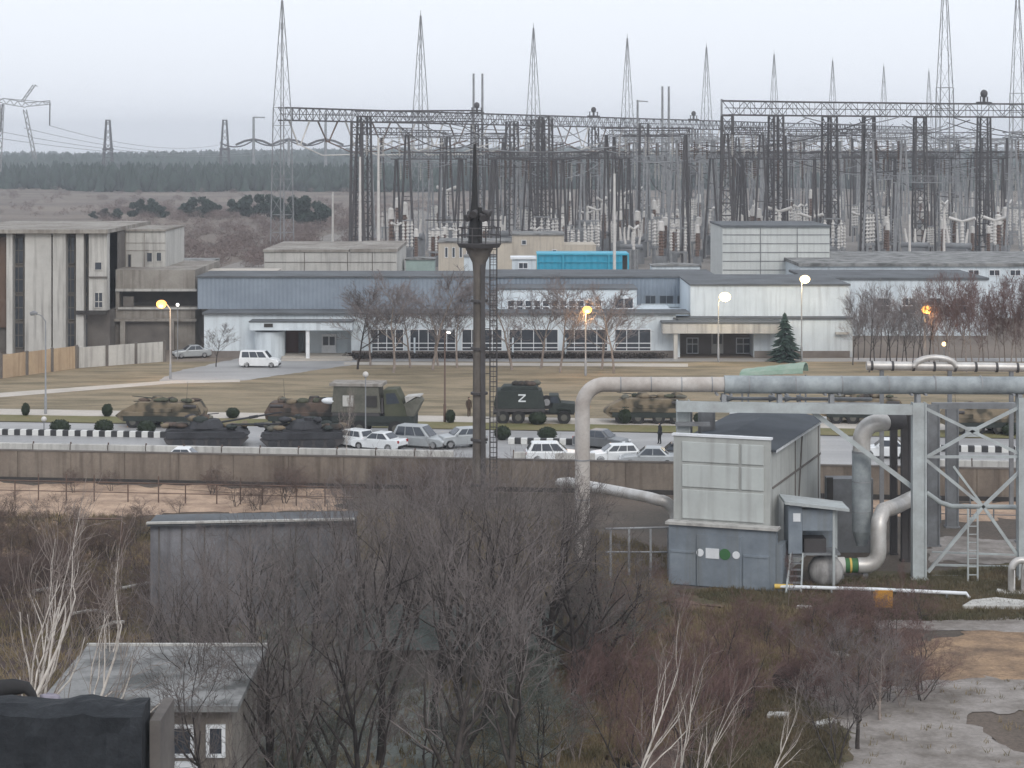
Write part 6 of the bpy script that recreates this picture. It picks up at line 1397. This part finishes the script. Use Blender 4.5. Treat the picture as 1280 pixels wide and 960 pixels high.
# trees in front of the main building
sf = [(270, 459, 405), (447, 462, 355), (463, 458, 362), (492, 466, 340), (513, 460, 350), (541, 463, 338), (571, 460, 352), (640, 463, 350), (676, 461, 345), (700, 466, 352), (752, 462, 362), (767, 467, 355), (548, 458, 360)]
sf_l = ['small round bare tree right of the grey car', ]
MF = (M_birchd, M_twigf)
for i, (x, yb, yt) in enumerate(sorted(sf)):
    d = D(yb); placed('bare_tree', small[i % 3], x, d, yt, 7.9, 'round bare tree beside the parked white van' if i == 0 else '%s thin grey bare tree from the left before the long window row' % ORD[i-1], 'thin bare trees before the building', MD if i in (0, 1) else MF, i*1.3, (1.3 if i == 0 else 1.35))
# birch copse at the right
mc = small; R = random.Random(9); rows = []
for k in range(34):
    x = 1066+k*6.8; rows.append((x, R.uniform(447, 468), R.uniform(340, 385) if x > 1150 else R.uniform(352, 385)))
for i, (x, yb, yt) in enumerate(rows):
    d = D(yb); red = x > 1165
    me = mc[i % 3] if red else small[(i+1) % 3]
    placed('birch', me, x, d, yt, 7.9, '%s bare birch from the left in the copse at the right' % ORD[i], 'birch copse at the right', (M_birchd, M_twigr) if red else (M_barkg, M_twigf), i*2.2, .8)
# thickets along the brown wall and field edge
under = [tree_meshes('under%d' % k, grow(600+k, 4.5, .06, stems=3, n1=9, n2=7, n3=5, spread=1.0, up=.4, start=.08, l1=.5, wig=.18, n4=1, tw=.007)) for k in range(2)]
R = random.Random(31); us = []
for k in range(30):
    x = 190+k*19.5+R.uniform(-6, 6); d = R.uniform(72, 100); us.append((x, d, HY+(H-R.uniform(2.6, 5.0))*F/d))
for i, (x, d, yt) in enumerate(us):
    placed('bare_shrub', under[i % 2], x, d, yt, 4, 'tangled grey bare shrub under the foreground grove', 'tangled shrubs under the grove', ((M_barkg, M_barkd, M_birchd)[i % 3], (M_twig, M_twigg)[i % 2]), i*1.3, 1.3, 'shrub')
lo = [(R.uniform(705, 1005), D(R.uniform(752, 900)), 'low reddish bare bush within the red thicket below the shed', 'low reddish bushes') for _ in range(24)] + [(R.uniform(-20, 200), D(R.uniform(645, 760)), 'low brown bare bush below the sandy strip at the left', 'low brown bushes at the left') for _ in range(46)] + [(R.uniform(985, 1170), D(R.uniform(765, 900)), 'low reddish bare bush between the path and the shed grass', 'low reddish bushes') for _ in range(34)] + [(R.uniform(-30, 620), D(R.uniform(612, 645)), 'low brown bare bush against the foot of the long wall', 'low bushes by the wall') for _ in range(26)] + [(R.uniform(-20, 200), D(R.uniform(690, 800)), 'dark brown bare bush on the litter at the left', 'dark brown bushes at the left') for _ in range(34)]
for i, (x, d, lab, grp) in enumerate(lo):
    h_ = R.uniform(1.2, 2.6); placed('bare_shrub', under[i % 2], x, d, HY+(H-h_)*F/d, 4, lab, grp, (M_barkg, M_twigr if i < 24 or 69 < i < 104 else M_twigb), i*1.7, 1.5, 'shrub')
# ------------------------------------------------------------------ camera, light, air
cam = bpy.data.cameras.new('camera'); co = bpy.data.objects.new('camera', cam); COL.objects.link(co); SC.camera = co
co.location = (0, 0, H); co.rotation_euler = (pi/2, 0, 0)
cam.sensor_fit = 'HORIZONTAL'; cam.sensor_width = 36; cam.lens = 36*F/1280; cam.shift_y = -(480-HY)/1280; cam.clip_start = 1; cam.clip_end = 20000
W = bpy.data.worlds.new('World'); SC.world = W; W.use_nodes = True; nt = W.node_tree; N = nt.nodes; L = nt.links
bg = N['Background']; sk = N.new('ShaderNodeTexSky'); sk.sky_type = 'NISHITA'; sk.sun_disc = False; EL = radians(36); AZ = radians(163)
sk.sun_elevation = EL; sk.sun_rotation = AZ; sk.air_density = 1.2; sk.dust_density = 3.0
mx = N.new('ShaderNodeMix'); mx.data_type = 'RGBA'; mx.inputs['Factor'].default_value = .93; mx.inputs['B'].default_value = (7.1, 7.45, 8.1, 1)
L.new(sk.outputs[0], mx.inputs['A'])
L.new(mx.outputs['Result'], bg.inputs['Color']); bg.inputs['Strength'].default_value = .1
sl = bpy.data.lights.new('sun', 'SUN'); sl.energy = .9; sl.angle = radians(25); sl.color = (1, .96, .9); so = bpy.data.objects.new('sun', sl); COL.objects.link(so)
dv = Vector((sin(AZ)*cos(EL), cos(AZ)*cos(EL), sin(EL))); so.rotation_euler = dv.to_track_quat('Z', 'Y').to_euler(); so.location = (0, -50, 120)
hz = MB(); hz.box((-3000, -60, -1), (3000, 4200, 78)); ho = hz.build('haze', None, None, kind='stuff'); ho['label'] = 'thin cold winter haze over the whole plain'; ho['category'] = 'haze'
hm = bpy.data.materials.new('haze_air'); hm.use_nodes = True; hn = hm.node_tree; hn.nodes.remove(hn.nodes['Principled BSDF']); pv_ = hn.nodes.new('ShaderNodeVolumePrincipled')
pv_.inputs['Color'].default_value = (.90, .94, 1, 1); pv_.inputs['Density'].default_value = HAZE; pv_.inputs['Anisotropy'].default_value = .2
hn.links.new(pv_.outputs[0], hn.nodes['Material Output'].inputs['Volume']); ho.data.materials.append(hm)
SC.view_settings.view_transform = 'Standard'; SC.view_settings.look = 'None'; SC.view_settings.gamma = 1; SC.view_settings.exposure = 0.5
SC.render.engine = 'CYCLES'
